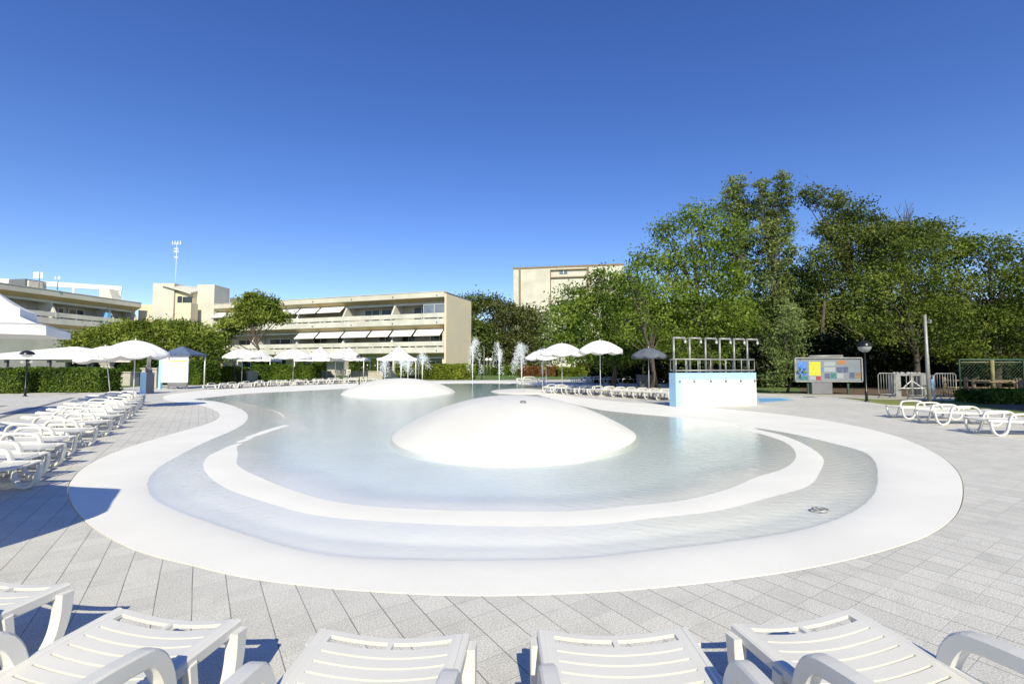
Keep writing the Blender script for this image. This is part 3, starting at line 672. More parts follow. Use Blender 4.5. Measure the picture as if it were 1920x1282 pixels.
def apartment(P, D, N, LEN, label, endwall, awn, glass, name='apartment_building', divs=()):
    T = thing(name, label, 'building'); L = Loc(P, D, N)
    def pt(nm, m, fn, lab=None):
        m_ = MB(); fn(m_); o = m_.build(nm, m, T)
        if lab: o['label'] = lab
        return o
    DEP = 9.8
    pt('back_wall', M['wall_back'], lambda m_: L.box(m_, 0, LEN, 3.2, DEP, 0, 13.3))
    pt('roof', M['render_pale'], lambda m_: (L.wedge(m_, -.0, LEN, [(-.25, 13.8), (-.25, 12.95), (1.0, 12.35), (3.1, 12.35), (3.1, 13.3), (DEP, 13.3), (DEP, 13.75), (.4, 13.86)]), L.box(m_, 0, LEN, -.32, .5, 13.81, 13.9)))
    def soff(z0):
        return lambda m_: L.wedge(m_, .02, LEN - .02, [(-.18, z0 - .03), (1.02, z0 - .60), (1.02, z0 - .64), (-.18, z0 - .07)])
    pt('soffit', M['soffit'], soff(12.95)); pt('soffit', M['soffit'], soff(8.5)); pt('soffit', M['soffit'], soff(3.88))
    for zb in (3.88, 8.5):
        def bal(m_, zb=zb):
            L.wedge(m_, 0, LEN, [(-.25, zb), (1.0, zb - .55), (3.15, zb - .55), (3.15, zb - .3), (0, zb + .3), (0, zb + .92), (-.25, zb + .92)])
            L.box(m_, 0, LEN, -.3, -.02, zb + 1.12, zb + 1.85)
            a = 1.0
            while a < LEN: L.box(m_, a, a + .25, -.22, -.06, zb + .9, zb + 1.15); a += 2.6
        pt('balcony', M['concrete'], bal)
        pt('lintel_beam', M['concrete'], lambda m_, zb=zb: L.box(m_, 0, LEN, 1.0, 1.35, zb - .95, zb - .56))
    pt('lintel_beam', M['concrete'], lambda m_: L.box(m_, 0, LEN, 1.0, 1.35, 11.95, 12.34))
    for a in divs:
        for zb in (3.88, 8.5):
            pt('balcony_divider', M['concrete'], lambda m_, zb=zb, a=a: L.wedge(m_, a, a + .3, [(-.34, zb + 1.0), (3.2, zb + .9), (3.2, zb + 4.0), (1.1, zb + 3.9), (-.1, zb + 1.85), (-.34, zb + 1.85)]))
        pt('balcony_divider', M['concrete'], lambda m_, a=a: L.box(m_, a, a + .3, .6, 3.2, 0, 3.3))
    for (a0, a1, z1) in awn:
        m_ = MB(); L.wedge(m_, a0, a1, [(.95, z1), (-.55, z1 - 1.25), (-.55, z1 - 1.32), (.95, z1 - .07)]); m_.build('awning', M['awning'], T)
    for (a0, a1, z0, z1, k) in glass:
        m_ = MB(); d = 3.12 if k != 'front' else .95
        L.box(m_, a0, a1, d, d + .06, z0, z1); w_ = m_.build('window', M['glass_blue' if k == 'front' else 'glass'], T)
        m_ = MB()
        for a in (a0, (a0 + a1) / 2, a1): L.box(m_, a - .05, a + .05, d - .06, d - .005, z0, z1)
        L.box(m_, a0, a1, d - .055, d - .008, z1 - .1, z1); m_.build('window_frame', M['pole'], w_)
    if endwall:
        pt('end_wall', M['render_warm'], lambda m_: L.box(m_, -.35, -.003, -.1, DEP + .1, 0, 13.55), 'cream rendered end wall')
        pt('end_pier', M['render_pale'], lambda m_: L.wedge(m_, -.02, .9, [(.99, 0), (.99, 13.0), (3.2, 13.0), (3.2, 0)]))
        pt('roof_edge', M['grey_dk'], lambda m_: L.box(m_, -.42, .02, -.15, DEP + .15, 13.56, 13.68))
    return T, L
sp = s_of
awn = [(sp(b) + .22, sp(a) - .22, 7.95) for a, b in ((552, 592), (592, 640), (640, 690), (690, 731), (731, 775), (775, 829))]
awn += [(sp(b) + .22, sp(a) - .22, 12.45) for a, b in ((511, 555), (555, 594), (594, 641), (390, 420), (420, 448))]
gl = [(sp(829), sp(788), 10.2, 12.0, 'front'), (sp(787), sp(757), 9.0, 11.9, 'b'), (sp(735), sp(694), 9.0, 11.8, 'b'), (sp(690), sp(662), 9.0, 11.8, 'b'), (sp(825), sp(790), 4.6, 7.2, 'b'), (sp(760), sp(735), 4.6, 7.2, 'b'), (sp(715), sp(690), 4.6, 7.2, 'b'), (sp(640), sp(610), 4.6, 7.2, 'b'), (sp(590), sp(565), 4.6, 7.2, 'b'),
      (sp(520), sp(480), 4.6, 7.0, 'b'), (sp(450), sp(420), 4.6, 7.0, 'b'), (sp(820), sp(780), .3, 2.6, 'b'), (sp(740), sp(700), .3, 2.6, 'b'), (sp(660), sp(620), .3, 2.6, 'b'), (sp(580), sp(550), .3, 2.6, 'b')]
BT, BL = apartment(A0, FD, ND, sp(366), 'long cream three storey apartment block with white awnings and blank end wall', True, awn, gl, divs=[sp(p) for p in (735, 643, 556, 470, 400)])
m_ = MB(); BL.wedge(m_, sp(600), sp(503), [(3.5, 13.6), (3.5, 14.3), (8, 15.2), (8.5, 15.2), (8.5, 13.6)]); m_.build('roof_box', M['render_pale'], BT)
m_ = MB(); BL.box(m_, sp(765), sp(700), 2.5, 3.2, 13.88, 14.0); m_.build('roof_flashing', M['grey_dk'], BT)
# balcony brackets
m_ = MB()
for zb in (3.88, 8.5, 12.95):
    a = 1.2
    while a < sp(366): BL.box(m_, a, a + .12, -.42, -.26, zb + .25, zb + .42); a += 8.3
m_.build('spout', M['grey_dk'], BT)
# left wing
WP = Vector((X(258, 90.7), 90.7)); WQ = Vector((X(0, 69.5), 69.5)); WD = (WQ - WP).normalized(); WLN = (WQ - WP).length + 16
WN = Vector((WD.y, -WD.x)); WN = WN if WN.x > 0 else -WN
sw = lambda px: s_of(px, WP, WD)
awn = []; gl = [(sw(225), sw(212), 9.0, 11.6, 'b'), (sw(180), sw(152), 9.0, 11.6, 'b'), (sw(143), sw(121), 9.3, 11.6, 'b'), (sw(50), sw(28), 9.3, 11.6, 'b'), (sw(110), sw(85), 4.5, 7, 'b'), (sw(200), sw(170), 4.5, 7, 'b')]
WT, WLc = apartment(WP, WD, WN, WLN, 'left apartment wing with long concrete balconies under a white roof frame', False, awn, gl, divs=[sw(p) for p in (209, 100)] + [.3])
m_ = MB(); p1 = Vector((X(222, 88), 88)); p2 = Vector((X(-90, 77.5), 77.5)); dd = (p2 - p1).normalized(); LR = Loc(p1, dd, Vector((dd.y, -dd.x)) if dd.y > 0 else Vector((-dd.y, dd.x)))
LR.box(m_, 0, (p2 - p1).length, 0, .5, 15.8, 16.6)
for px in (218, 202, 182, 130, 44):
    a_ = s_of(px, p1, dd); LR.box(m_, a_ - .15, a_ + .15, .1, .4, 13.0, 15.8)
m_.build('roof_frame', M['canvas'], WT)
m_ = MB(); WLc.wedge(m_, sw(229), sw(212), [(.6, 13.5), (1.6, 15.9), (3, 15.9), (4, 13.5)]); WLc.box(m_, sw(200), sw(150), 3.5, 5, 13.5, 14.2); m_.build('plant_room', M['render_pale'], WT)
m_ = MB(); WLc.box(m_, sw(106), sw(66), 2.8, 6, 13.5, 15.5); m_.build('roof_shed', M['grey_dk'], WT)
m_ = MB(); WLc.box(m_, sw(103), sw(70), 2.5, 2.78, 13.8, 15.3); m_.build('shed_wall', M['render_pale'], WT)
m_ = MB(); WLc.box(m_, sw(-20), sw(200), .5, 3.2, 3.0, 3.4); WLc.box(m_, WLN - 30, WLN, -3, 3.1, 0, 6.8); m_.build('ground_wall', M['render_pale'], WT)
m_ = MB(); WLc.box(m_, sw(203), sw(196), -.1, 1.0, 9.3, 11.3); m_.build('blue_panel', M['blue_mid'], WT)
# cell antennas
def antenna(px, py0, py1, Y, label, n=4, wd=1.2, name='panel_antenna'):
    x = X(px, Y); z0 = Z(py1, Y); z1 = Z(py0, Y); t = thing(name, label, 'antenna', (x, Y, z0 - 1.6))
    MB().tube([(0, 0, 0), (0, 0, z1 - z0 + 1.6)], .07, 6).build('mast', M['galv'], t)
    for i in range(n):
        a = -.9 + 1.8 * i / (n - 1) ; m_ = MB(); m_.box((math.sin(a) * wd / 2, -math.cos(a) * wd / 2 * .6, 1.6 + (z1 - z0) / 2), (.28, .14, (z1 - z0) * .85), a); m_.build('panel', M['canvas'], t)
    return t
antenna(65, 510, 524, 75, 'cluster of white panel antennas on the left wing roof', 4, 1.5)
antenna(100, 518, 525, 76, 'small pair of dish antennas right of the antenna cluster on the left wing roof', 2, .7)
# stair tower
TY = 91.0
def tw(px): return X(px, TY)
TT = thing('stair_tower', 'pale stair tower with a sloping roof between the left wing and the long block', 'building')
zt = lambda py, Y=TY: Z(py, Y)
m_ = MB(); m_.box(((tw(281) + tw(321)) / 2, TY + 3, zt(531) / 2), (tw(321) - tw(281), 6, zt(531)))
m_.box(((tw(355) + tw(388)) / 2, TY + 4, zt(531) / 2), (tw(388) - tw(355), 5, zt(531))); m_.build('tower_wall', M['render_pale'], TT)
m_ = MB(); m_.hexa([(tw(321.2), TY + .4, 0), (tw(354.8), TY + .4, 0), (tw(354.8), TY + 5, 0), (tw(321.2), TY + 5, 0)], [(tw(321.2), TY + .4, zt(546)), (tw(354.8), TY + .4, zt(551)), (tw(354.8), TY + 5, zt(532)), (tw(321.2), TY + 5, zt(532))]); m_.build('tower_wall', M['render_warm'], TT)
m_ = MB(); m_.hexa([(tw(300), TY - .5, zt(536)), (tw(356), TY - .5, zt(552)), (tw(356), TY + 5, zt(534)), (tw(300), TY + 5, zt(532))], [(tw(300), TY - .5, zt(534)), (tw(356), TY - .5, zt(549)), (tw(356), TY + 5, zt(531)), (tw(300), TY + 5, zt(529))]); m_.build('sloping_roof', M['render_pale'], TT)
m_ = MB(); m_.box(((tw(326) + tw(334)) / 2, TY + .3, (zt(555) + zt(593)) / 2), (tw(334) - tw(326), .1, zt(555) - zt(593))); wn_ = m_.build('window', M['glass'], TT)
m_ = MB(); m_.box(((tw(336) + tw(354)) / 2, TY + .3, (zt(556) + zt(569)) / 2), (tw(354) - tw(336), .1, zt(556) - zt(569))); m_.build('window', M['glass'], TT)
m_ = MB(); m_.box(((tw(243) + tw(281)) / 2, TY + 4, zt(569) / 2), (tw(281) - tw(243) - .1, 5, zt(569))); m_.build('link_wall', M['render_warm'], TT)
m_ = MB(); m_.box(((tw(337) + tw(366)) / 2, TY - .8, zt(570) / 2), (tw(366) - tw(337), 2, zt(570))); m_.build('porch', M['render_warm'], TT)
m_ = MB(); m_.box(((tw(389) + tw(404)) / 2, TY + 8, zt(549) / 2), (tw(404) - tw(389), 3, zt(549))); m_.box(((tw(405) + tw(445)) / 2, TY + 12, zt(556) / 2), (tw(445) - tw(405), 3, zt(556))); m_.build('plant_room', M['grey_dk'], TT)
# mast
x = X(323, TY + 2); z0 = zt(532); z1 = zt(444)
t = thing('radio_mast', 'tall slim white radio mast with antennas on the stair tower', 'mast', (x, TY + 2, z0 - .5))
MB().tube([(0, 0, 0), (0, 0, z1 - z0)], [.06, .035], 6).build('mast_pole', M['canvas'], t)
for k, (dz, s_) in enumerate(((.97, 1.0), (.84, .4), (.78, .5), (.66, .4))):
    m_ = MB(); hz = (z1 - z0) * dz
    m_.box((0, 0, hz), (s_ * 1.6, .08, .06))
    for sx in (-1, -.35, .35, 1): m_.box((sx * s_ * .8, -.1, hz + .1), (.10, .08, s_ * .8), 0)
    m_.build('antenna', M['canvas'], t)
# tall block behind the trees
TB = 140.0; t = thing('tower_block', 'tall beige block with brown drainpipes rising behind the trees right of centre', 'building')
hx = lambda px, Y=TB: X(px, Y)
zl, zr = Z(505, TB), Z(495, TB)
Yr = TB * (688 - 505) / (688 - 497.0); 
PA = Vector((X(963, TB), TB)); PB = Vector((X(1172, Yr), Yr)); DD = (PB - PA).normalized(); NN = Vector((DD.y, -DD.x)); H2 = Z(505, TB)
LT = Loc(PA, DD, NN); sb = lambda px: s_of(px, PA, DD)
m_ = MB(); LT.box(m_, 0, sb(1172), 0, 14, 0, H2); m_.build('wall', M['render_pale'], t)
m_ = MB(); LT.box(m_, -.1, sb(1172) + .1, -.15, 14.1, H2 + .005, H2 + .5); m_.build('roof_edge', M['wood'], t)
m_ = MB()
for px in (975, 1104): m_ = MB(); LT.box(m_, sb(px) - .25, sb(px) + .25, -.35, -.01, 0, H2 - .01); m_.build('drainpipe', M['wood'], t)
for py in (507, 521): 
    m_ = MB(); z_ = Z(py, TB * .99); LT.box(m_, sb(1033), sb(1103), -.5, -.01, z_ - .25, z_ + .05); m_.build('cornice', M['wood'], t)
m_ = MB(); LT.box(m_, sb(1033), sb(1034), -.4, -.02, 10, Z(508, TB)); m_.build('pilaster', M['wood'], t)
m_ = MB(); LT.box(m_, sb(1050), sb(1065), -.12, -.02, Z(517, TB), Z(509.5, TB)); wn_ = m_.build('window', M['glass_blue'], t)
m_ = MB(); LT.box(m_, sb(1057), sb(1058), -.18, -.125, Z(517, TB), Z(509.5, TB)); m_.build('window_frame', M['canvas'], wn_)

# restaurant pavilion on the left
t = thing('restaurant_pavilion', 'low open pavilion with white hipped roofs and dark interior behind the left hedge', 'building')
Yp = 40.0
def hip(x0, x1, y0, y1, ze, zt_, ins, fas=.25):
    m_ = MB(); v = [(x0, y0, ze), (x1, y0, ze), (x1, y1, ze), (x0, y1, ze), (x0 + ins, (y0 + y1) / 2, zt_), (x1 - ins, (y0 + y1) / 2, zt_)]
    m_.add(v, [(0, 1, 5, 4), (1, 2, 5), (2, 3, 4, 5), (3, 0, 4), (3, 2, 1, 0)]); m_.box(((x0 + x1) / 2, (y0 + y1) / 2, ze - fas / 2 - .003), (x1 - x0 - .02, y1 - y0 - .02, fas)); return m_
hip(X(-60, Yp), X(150, Yp), Yp, Yp + 9, Z(668, Yp), Z(650, Yp + 4.5), 4.3).build('roof', M['canvas'], t)
hip(X(100, Yp + 1), X(262, Yp + 1), Yp + 1.2, Yp + 7, Z(673, Yp), Z(665, Yp + 4), 2).build('roof', M['render_pale'], t)
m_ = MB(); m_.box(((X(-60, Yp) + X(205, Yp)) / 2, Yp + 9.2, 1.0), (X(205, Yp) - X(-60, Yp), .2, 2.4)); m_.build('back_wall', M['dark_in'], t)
m_ = MB(); m_.box(((X(-60, Yp) + X(205, Yp)) / 2, Yp + 5, .03), (X(205, Yp) - X(-60, Yp), 8, .06)); m_.build('floor', M['grey_dk'], t)
for px in (12, 52, 92, 106, 146, 155, 181):
    m_ = MB(); m_.box((X(px, Yp + .5), Yp + .5 + (1 if px > 100 else 0), Z(670, Yp) / 2), (.22, .22, Z(670, Yp) - .1)); m_.build('column', M['grey_box'], t)
m_ = MB(); m_.box((X(222, 42), 43, 1.35), (X(243, 42) - X(203, 42), .3, 2.7)); m_.build('side_wall', M['wall_back'], t)
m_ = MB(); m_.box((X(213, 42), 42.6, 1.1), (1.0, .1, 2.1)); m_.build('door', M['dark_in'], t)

# ------------------------------------------------------------------ foliage helpers
def quads(Cn, size, flat=0.0, rect=1.6):
    n = len(Cn); d = rng.normal(size=(n, 3)); d[:, 2] += flat; d /= np.linalg.norm(d, axis=1)[:, None]
    r_ = rng.normal(size=(n, 3)); u = np.cross(d, r_); u /= np.linalg.norm(u, axis=1)[:, None] + 1e-9; v = np.cross(d, u)
    s = size * rng.uniform(.6, 1.35, n)[:, None]; u = u * s * rect / 2; v = v * s / 2
    bend = d * s * .18
    V = np.stack([Cn - u, Cn - v + bend, Cn + u, Cn + v + bend], 1).reshape(-1, 3)
    return V, np.arange(n * 4).reshape(-1, 4)
DK = 5.6
def clumps(blobs, dens, cl, per, up_bias=.0, hollow=.55):
    """blobs: world ellipsoids (c, r). returns leaf centres gathered in clumps near the crown surface"""
    out = []
    for (c, r) in blobs:
        vol = r[0] * r[2]; n = max(8, int(dens * vol * DK)); d = rng.normal(size=(n, 3)); d /= np.linalg.norm(d, axis=1)[:, None]
        rad = rng.uniform(hollow, 1.04, n) ** .8; cc = np.array(c) + d * rad[:, None] * np.array(r)
        for q in cc:
            m = int(per * rng.uniform(.5, 1.4)); s = cl * rng.uniform(.6, 1.35)
            out.append(q + rng.normal(size=(m, 3)) * np.array([s, s, s * .6]) )
    return np.vstack(out)
def branches(m_, base, blobs, r0, top=None, lean=(0, 0)):
    base = Vector(base); cs = [Vector(c) for c, r in blobs]; top = max(c.z for c in cs)
    mx = sum((c.x for c in cs)) / len(cs); my = sum((c.y for c in cs)) / len(cs)
    P = []
    for k in range(7):
        f = k / 6; P.append(base + Vector(((mx - base.x) * f ** 1.5 + .25 * math.sin(f * 7 + base.x), (my - base.y) * f * .6 + .2 * math.cos(f * 5 + base.x), (top - base.z) * .92 * f)))
    m_.tube(P, [r0 * .8 * (1 - .82 * (k / 6)) * (1.25 if k == 0 else 1) for k in range(7)], 9)
    for c, (cc, rr) in zip(cs, blobs):
        f = max(.12, min(.85, (c.z - base.z) / (top - base.z) * .62)); i = int(f * 6); a = P[i].lerp(P[min(i + 1, 6)], f * 6 - i)
        for q in range(3):
            e = c + Vector((random.uniform(-.7, .7) * rr[0], random.uniform(-.6, .6) * rr[1], random.uniform(-.2, .75) * rr[2])); mid = a.lerp(e, .5) + Vector((random.uniform(-.3, .3), random.uniform(-.3, .3), random.uniform(0, .5)))
            m_.tube([a, mid, e], [r0 * .30 * (1 - f * .5), r0 * .17, .012], 5, False)
def tree(name, label, Y, basepx, bl, leaf, dens=9, cl=.38, per=26, size=.15, r0=.16, depth=1.0, cat='tree', group=None, flat=0, rect=1.6, hollow=.45, trunk=True, basey=None, cut=None):
    bx = X(basepx, Y); blobs = []
    for (px, py, rx, ry) in bl:
        k = Y / F; x, z = up(px, py, Y); rw = rx * k; rz = ry * k
        dy = random.uniform(-.35, .35) * rw * depth
        blobs.append(((x, Y + dy, z), (rw, max(rw, rz) * .85 * depth, rz)))
    t = thing(name, label, cat, (0, 0, 0), 0, group)
    t.location = (bx, Y, 0)
    Lc = clumps(blobs, dens, cl, per, hollow=hollow)
    if cut: Lc = Lc[Lc[:, 2] > cut]
    Lc[:, 2] = np.maximum(Lc[:, 2], .05)
    V, Fq = quads(Lc - np.array([bx, Y, 0]), size * .84, flat, rect)
    fast('crown', V, Fq, leaf, t)
    if trunk:
        m_ = MB(); branches(m_, (0, 0, 0), [((c[0] - bx, c[1] - Y, c[2]), r) for c, r in blobs], r0); m_.build('trunk', M['bark'], t)
    return t
TG = 'trees behind the pool'
tree('acacia_tree', 'bright green feathery tree directly behind the shower wall', 33, 1330, [(1308,408,38,30),(1255,438,36,24),(1350,450,45,38),(1222,490,38,28),(1290,500,58,44),(1368,525,45,42),(1238,556,54,40),(1318,590,64,46),(1205,606,46,44),(1375,598,46,36),(1268,650,48,32),(1340,655,50,30)], L_['acacia'], dens=5.2, cl=.42, per=30, size=.15, r0=.26, depth=.85, group=TG)
tree('broadleaf_tree', 'rounded green tree behind the three white umbrellas', 37, 1150, [(1135,528,36,20),(1086,560,42,28),(1056,606,38,36),(1128,590,54,46),(1180,562,42,46),(1070,655,46,32),(1140,650,56,40),(1195,650,40,34)], L_['dark'], dens=6.5, cl=.45, per=32, size=.16, r0=.24, depth=.9, group=TG)
tree('acacia_tree', 'light green slender tree leaning between the dark umbrella and the shower wall', 30, 1222, [(1180,520,30,26),(1215,545,34,32),(1190,590,36,30),(1235,610,32,30),(1165,628,28,20)], L_['acacia'], dens=4, cl=.35, per=26, size=.13, r0=.17, depth=.9, group=TG)
tree('poplar_tree', 'tall narrow silvery poplar, left one of the tallest pair', 41, 1392, [(1382,348,22,20),(1374,385,28,30),(1398,400,26,34),(1385,445,33,34),(1400,500,34,40),(1385,560,34,38),(1400,620,36,36)], L_['poplar'], dens=7, cl=.24, per=24, size=.15, r0=.25, depth=.9, group=TG)
tree('poplar_tree', 'tallest silvery poplar with a split pointed top, right one of the tallest pair', 40, 1455, [(1468,334,13,18),(1428,352,14,20),(1466,370,22,30),(1434,385,20,30),(1462,420,34,36),(1436,440,30,32),(1455,480,38,38),(1448,540,42,42),(1470,600,40,40)], L_['poplar'], dens=7.5, cl=.22, per=24, size=.15, r0=.25, depth=.9, group=TG)
tree('windswept_tree', 'broad dark green tree with a windswept crest reaching left, right of the poplars', 43, 1620, [(1520,358,24,9),(1550,375,36,14),(1590,392,40,20),(1625,420,44,28),(1555,435,30,28),(1600,455,50,34),(1540,500,42,44),(1610,520,60,44),(1670,470,50,38),(1540,570,46,44),(1520,630,46,40)], L_['olive'], dens=6.5, cl=.42, per=28, size=.16, r0=.30, depth=.9, group=TG)
tree('elm_tree', 'bushy elm with upswept light sprays behind the right lamp post', 31, 1718, [(1700,470,40,26),(1660,520,50,36),(1735,520,50,40),(1625,565,38,24),(1690,575,54,34),(1762,590,50,40),(1612,606,34,20),(1660,625,50,22),(1735,640,46,24)], L_['right'], dens=7, cl=.34, per=30, size=.125, r0=.25, depth=1.1, group=TG)
tree('elm_tree', 'wide dark elm filling the right edge above the goal frame', 32, 1870, [(1780,470,44,30),(1840,468,50,30),(1900,492,42,34),(1800,530,56,42),(1880,545,60,44),(1945,550,40,50),(1830,600,60,36),(1905,610,50,36),(1790,650,46,26),(1850,660,56,24),(1925,655,40,28)], L_['right'], dens=7, cl=.36, per=30, size=.13, r0=.28, depth=1.1, group=TG)
tree('broadleaf_tree', 'dark green tree filling the gap between the poplars and the right trees', 47, 1480, [(1500,540,50,40),(1440,600,50,40),(1500,640,54,40),(1400,660,56,34),(1460,690,50,28)], L_['dark'], dens=6, cl=.5, per=30, size=.19, r0=.25, group=TG)
tree('dead_branch_tree', 'small tree with bare twigs sticking out above the right crowns', 40, 1705, [(1700,445,50,26),(1745,440,44,24),(1660,440,36,20)], L_['olive'], dens=6, cl=.4, per=28, size=.16, r0=.22, group=TG)
tree('young_poplar', 'pale green leafy young poplar left of the notice board', 28.5, 1478, [(1478,585,13,22),(1484,620,24,24),(1466,650,26,22),(1492,655,20,20),(1472,690,30,22),(1450,712,22,14)], L_['bright'], dens=14, cl=.22, per=20, size=.105, r0=.09, group=TG)
# bare twigs
m_ = MB(); x, z = up(1700, 440, 40)
for k in range(9):
    a = R(random.uniform(55, 125)); l = random.uniform(1.2, 3.2); e = (x + math.cos(a) * l, 40 + random.uniform(-.5, .5), z + math.sin(a) * l)
    m_.tube([(x, 40, z - .5), ((x + e[0]) / 2 + random.uniform(-.2, .2), 40, (z + e[2]) / 2), e], [.05, .035, .012], 4, False)
    for q in range(3): f = random.uniform(.4, .9); b_ = (x + (e[0] - x) * f, 40, z + (e[2] - z) * f); m_.tube([b_, (b_[0] + random.uniform(-.6, .6), 40, b_[2] + random.uniform(.2, .8))], [.02, .008], 4, False)
tb = [o for o in bpy.data.objects if o.name.startswith('dead_branch_tree')][0]
o = m_.build('bare_twigs', M['bark'], tb); o.location = (-tb.location.x, -tb.location.y, 0)
# far trees right of the building
tree('cypress_tree', 'brownish green tree touching the right end of the apartment block', 98, 885, [(872,578,20,22),(895,570,26,18),(880,620,34,32),(900,640,36,34),(880,675,30,22)], L_['olive'], dens=1.6, cl=.9, per=34, size=.36, r0=.5, group='trees far behind the pool')
tree('cypress_tree', 'middle one of the brownish trees between the blocks', 100, 940, [(925,574,26,20),(955,590,28,22),(935,625,36,34),(960,650,34,34),(930,680,34,20)], L_['brown'], dens=1.6, cl=.9, per=34, size=.36, r0=.5, group='trees far behind the pool')
tree('cypress_tree', 'greyish brown tree in front of the tall beige block', 96, 992, [(985,596,24,22),(1008,606,20,24),(990,640,32,34),(1010,665,26,30),(985,685,30,16)], L_['brown'], dens=1.6, cl=.9, per=34, size=.36, r0=.5, group='trees far behind the pool')
# pines at the left
PG = 'umbrella pines before the apartment complex'
tree('umbrella_pine', 'low pine at the left end of the pine row, beside the white canopies', 47, 185, [(160,640,28,18),(195,628,32,20),(225,622,26,18),(150,662,24,14),(205,655,44,18)], L_['pine'], dens=6, cl=.42, per=40, size=.15, r0=.2, rect=3.2, group=PG, depth=.8)
tree('umbrella_pine', 'low pine in the middle of the pine row below the left wing', 48, 285, [(255,622,30,19),(292,618,32,19),(325,620,28,18),(270,645,44,20),(320,650,40,18)], L_['pine'], dens=6, cl=.42, per=40, size=.15, r0=.2, rect=3.2, group=PG, depth=.8)
tree('umbrella_pine', 'low pine at the right end of the pine row above the slate roofed panel', 46, 360, [(350,620,28,18),(378,628,26,18),(365,650,36,18),(395,652,22,20),(410,668,20,10)], L_['pine'], dens=6, cl=.42, per=40, size=.15, r0=.2, rect=3.2, group=PG, depth=.8)
tree('umbrella_pine', 'tall leaning umbrella pine in front of the long apartment block', 56, 490, [(482,562,22,11),(468,580,24,13),(505,574,26,13),(495,592,34,14),(528,594,15,9),(455,600,26,14),(435,614,24,12),(412,636,20,12)], L_['pine'], dens=5.5, cl=.40, per=40, size=.17, r0=.26, rect=3.2, group=PG, depth=.8)
# shade tree outside the frame at the right
tr_ = thing('shade_tree', 'leafy tree outside the right edge that shades the grass by the loungers', 'tree', (21.5, 11.5, 0))
Lc = clumps([((0, 0, 5.5), (2.6, 3, 2)), ((1.8, 1.5, 4.6), (2.4, 2.5, 1.6)), ((.6, -1.2, 6.3), (1.8, 2, 1.4))], 14, .35, 26); V, Fq = quads(Lc, .2); fast('crown', V, Fq, L_['right'], tr_)
m_ = MB(); m_.tube([(0, 0, 0), (.1, 0, 3), (0, .1, 5.5)], [.2, .15, .06], 8); m_.build('trunk', M['bark'], tr_)
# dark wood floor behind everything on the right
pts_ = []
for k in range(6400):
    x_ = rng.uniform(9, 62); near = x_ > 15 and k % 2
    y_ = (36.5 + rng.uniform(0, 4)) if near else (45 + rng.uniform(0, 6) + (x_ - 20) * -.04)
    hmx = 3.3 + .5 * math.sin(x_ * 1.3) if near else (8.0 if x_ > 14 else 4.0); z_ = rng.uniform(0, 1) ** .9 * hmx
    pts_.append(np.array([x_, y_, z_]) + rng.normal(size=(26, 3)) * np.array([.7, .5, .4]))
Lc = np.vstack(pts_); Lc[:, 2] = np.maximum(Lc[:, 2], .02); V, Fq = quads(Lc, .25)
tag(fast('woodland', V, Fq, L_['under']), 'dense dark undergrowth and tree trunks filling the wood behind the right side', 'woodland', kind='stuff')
# loose trunks in the wood
for i, px in enumerate((1350, 1372, 1430, 1545, 1650, 1822)):
    Y = 38 + (i * 37 % 5); x = X(px, Y); t = thing('bare_trunk', 'grey bare tree trunk in the dark wood, %s from the left' % ordn[i], 'tree trunk', (x, Y, 0), 0, 'trunks in the dark wood')
    MB().tube([(0, 0, 0), (random.uniform(-.3, .3), 0, 3), (random.uniform(-.6, .6), .2, 7)], [.19, .15, .1], 8).build('trunk', M['bark'], t)

# hedges
def hedge(x0, x1, y0, y1, h, label, leaf='hedge', name='hedge', n=None, size=.075, flowers=0, rz=0, group='clipped hedges'):
    cx, cy = (x0 + x1) / 2, (y0 + y1) / 2; sx, sy = abs(x1 - x0), abs(y1 - y0)
    t = thing(name, label, 'hedge', (cx, cy, 0), rz, group)
    MB().box((0, 0, h / 2 - .03), (sx - .14, sy - .14, h - .1)).build('branches', M['hedge_core'], t)
    A = [sx * sy, sx * h, sx * h, sy * h, sy * h]; tot = sum(A); n = n or int(min(16000, tot * 420)); n = max(n, 800); P = []
    for a, k in zip(A, range(5)):
        m = int(n * a / tot); u = rng.uniform(-.5, .5, m); v = rng.uniform(0, 1, m); o_ = rng.normal(size=m) * .05 + .0
        wv = .04 * np.sin(u * sx * 2.3) + .03 * np.sin(u * sx * 5.1 + 1)
        if k == 0: P.append(np.stack([u * sx, (v - .5) * sy, h + o_ + wv], 1))
        elif k < 3: s = -1 if k == 1 else 1; P.append(np.stack([u * sx, np.full(m, s * sy / 2) + o_, v * (h + wv)], 1))
        else: s = -1 if k == 3 else 1; P.append(np.stack([np.full(m, s * sx / 2) + o_, u * sy, v * h], 1))
    V, Fq = quads(np.vstack(P), size); fast('foliage', V, Fq, L_[leaf], t)
    if flowers:
        P = np.stack([rng.uniform(-.5, .5, flowers) * sx, np.full(flowers, -sy / 2 - .05) + rng.normal(size=flowers) * .05, rng.uniform(.45, 1, flowers) * h], 1); V, Fq = quads(P, size * 1.9, rect=1.1); fast('blossoms', V, Fq, M['canvas'], t)
    return t
def hedge_px(px0, px1, basey, topy, dep, label, **k):
    Y = g(0, basey)[1]; return hedge(X(px0, Y), X(px1, Y), Y, Y + dep, Z(topy, Y), label, **k)
hedge_px(-40, 36, 738, 693.5, 1.6, 'clipped green hedge at the left edge behind the double headed lamp')
hedge_px(32, 184, 736, 692.5, 1.8, 'long clipped green hedge in front of the restaurant pavilion')
hedge_px(345, 372, 722, 678, 3, 'dark shrub directly right of the white notice panel', size=.10)
hedge_px(352, 440, 716.5, 689, 2.5, 'low dark hedge between the notice panel and the metal fence', size=.11)
hedge_px(474, 548, 716, 686, 3, 'clipped dark green hedge behind the far loungers, left of centre', size=.11)
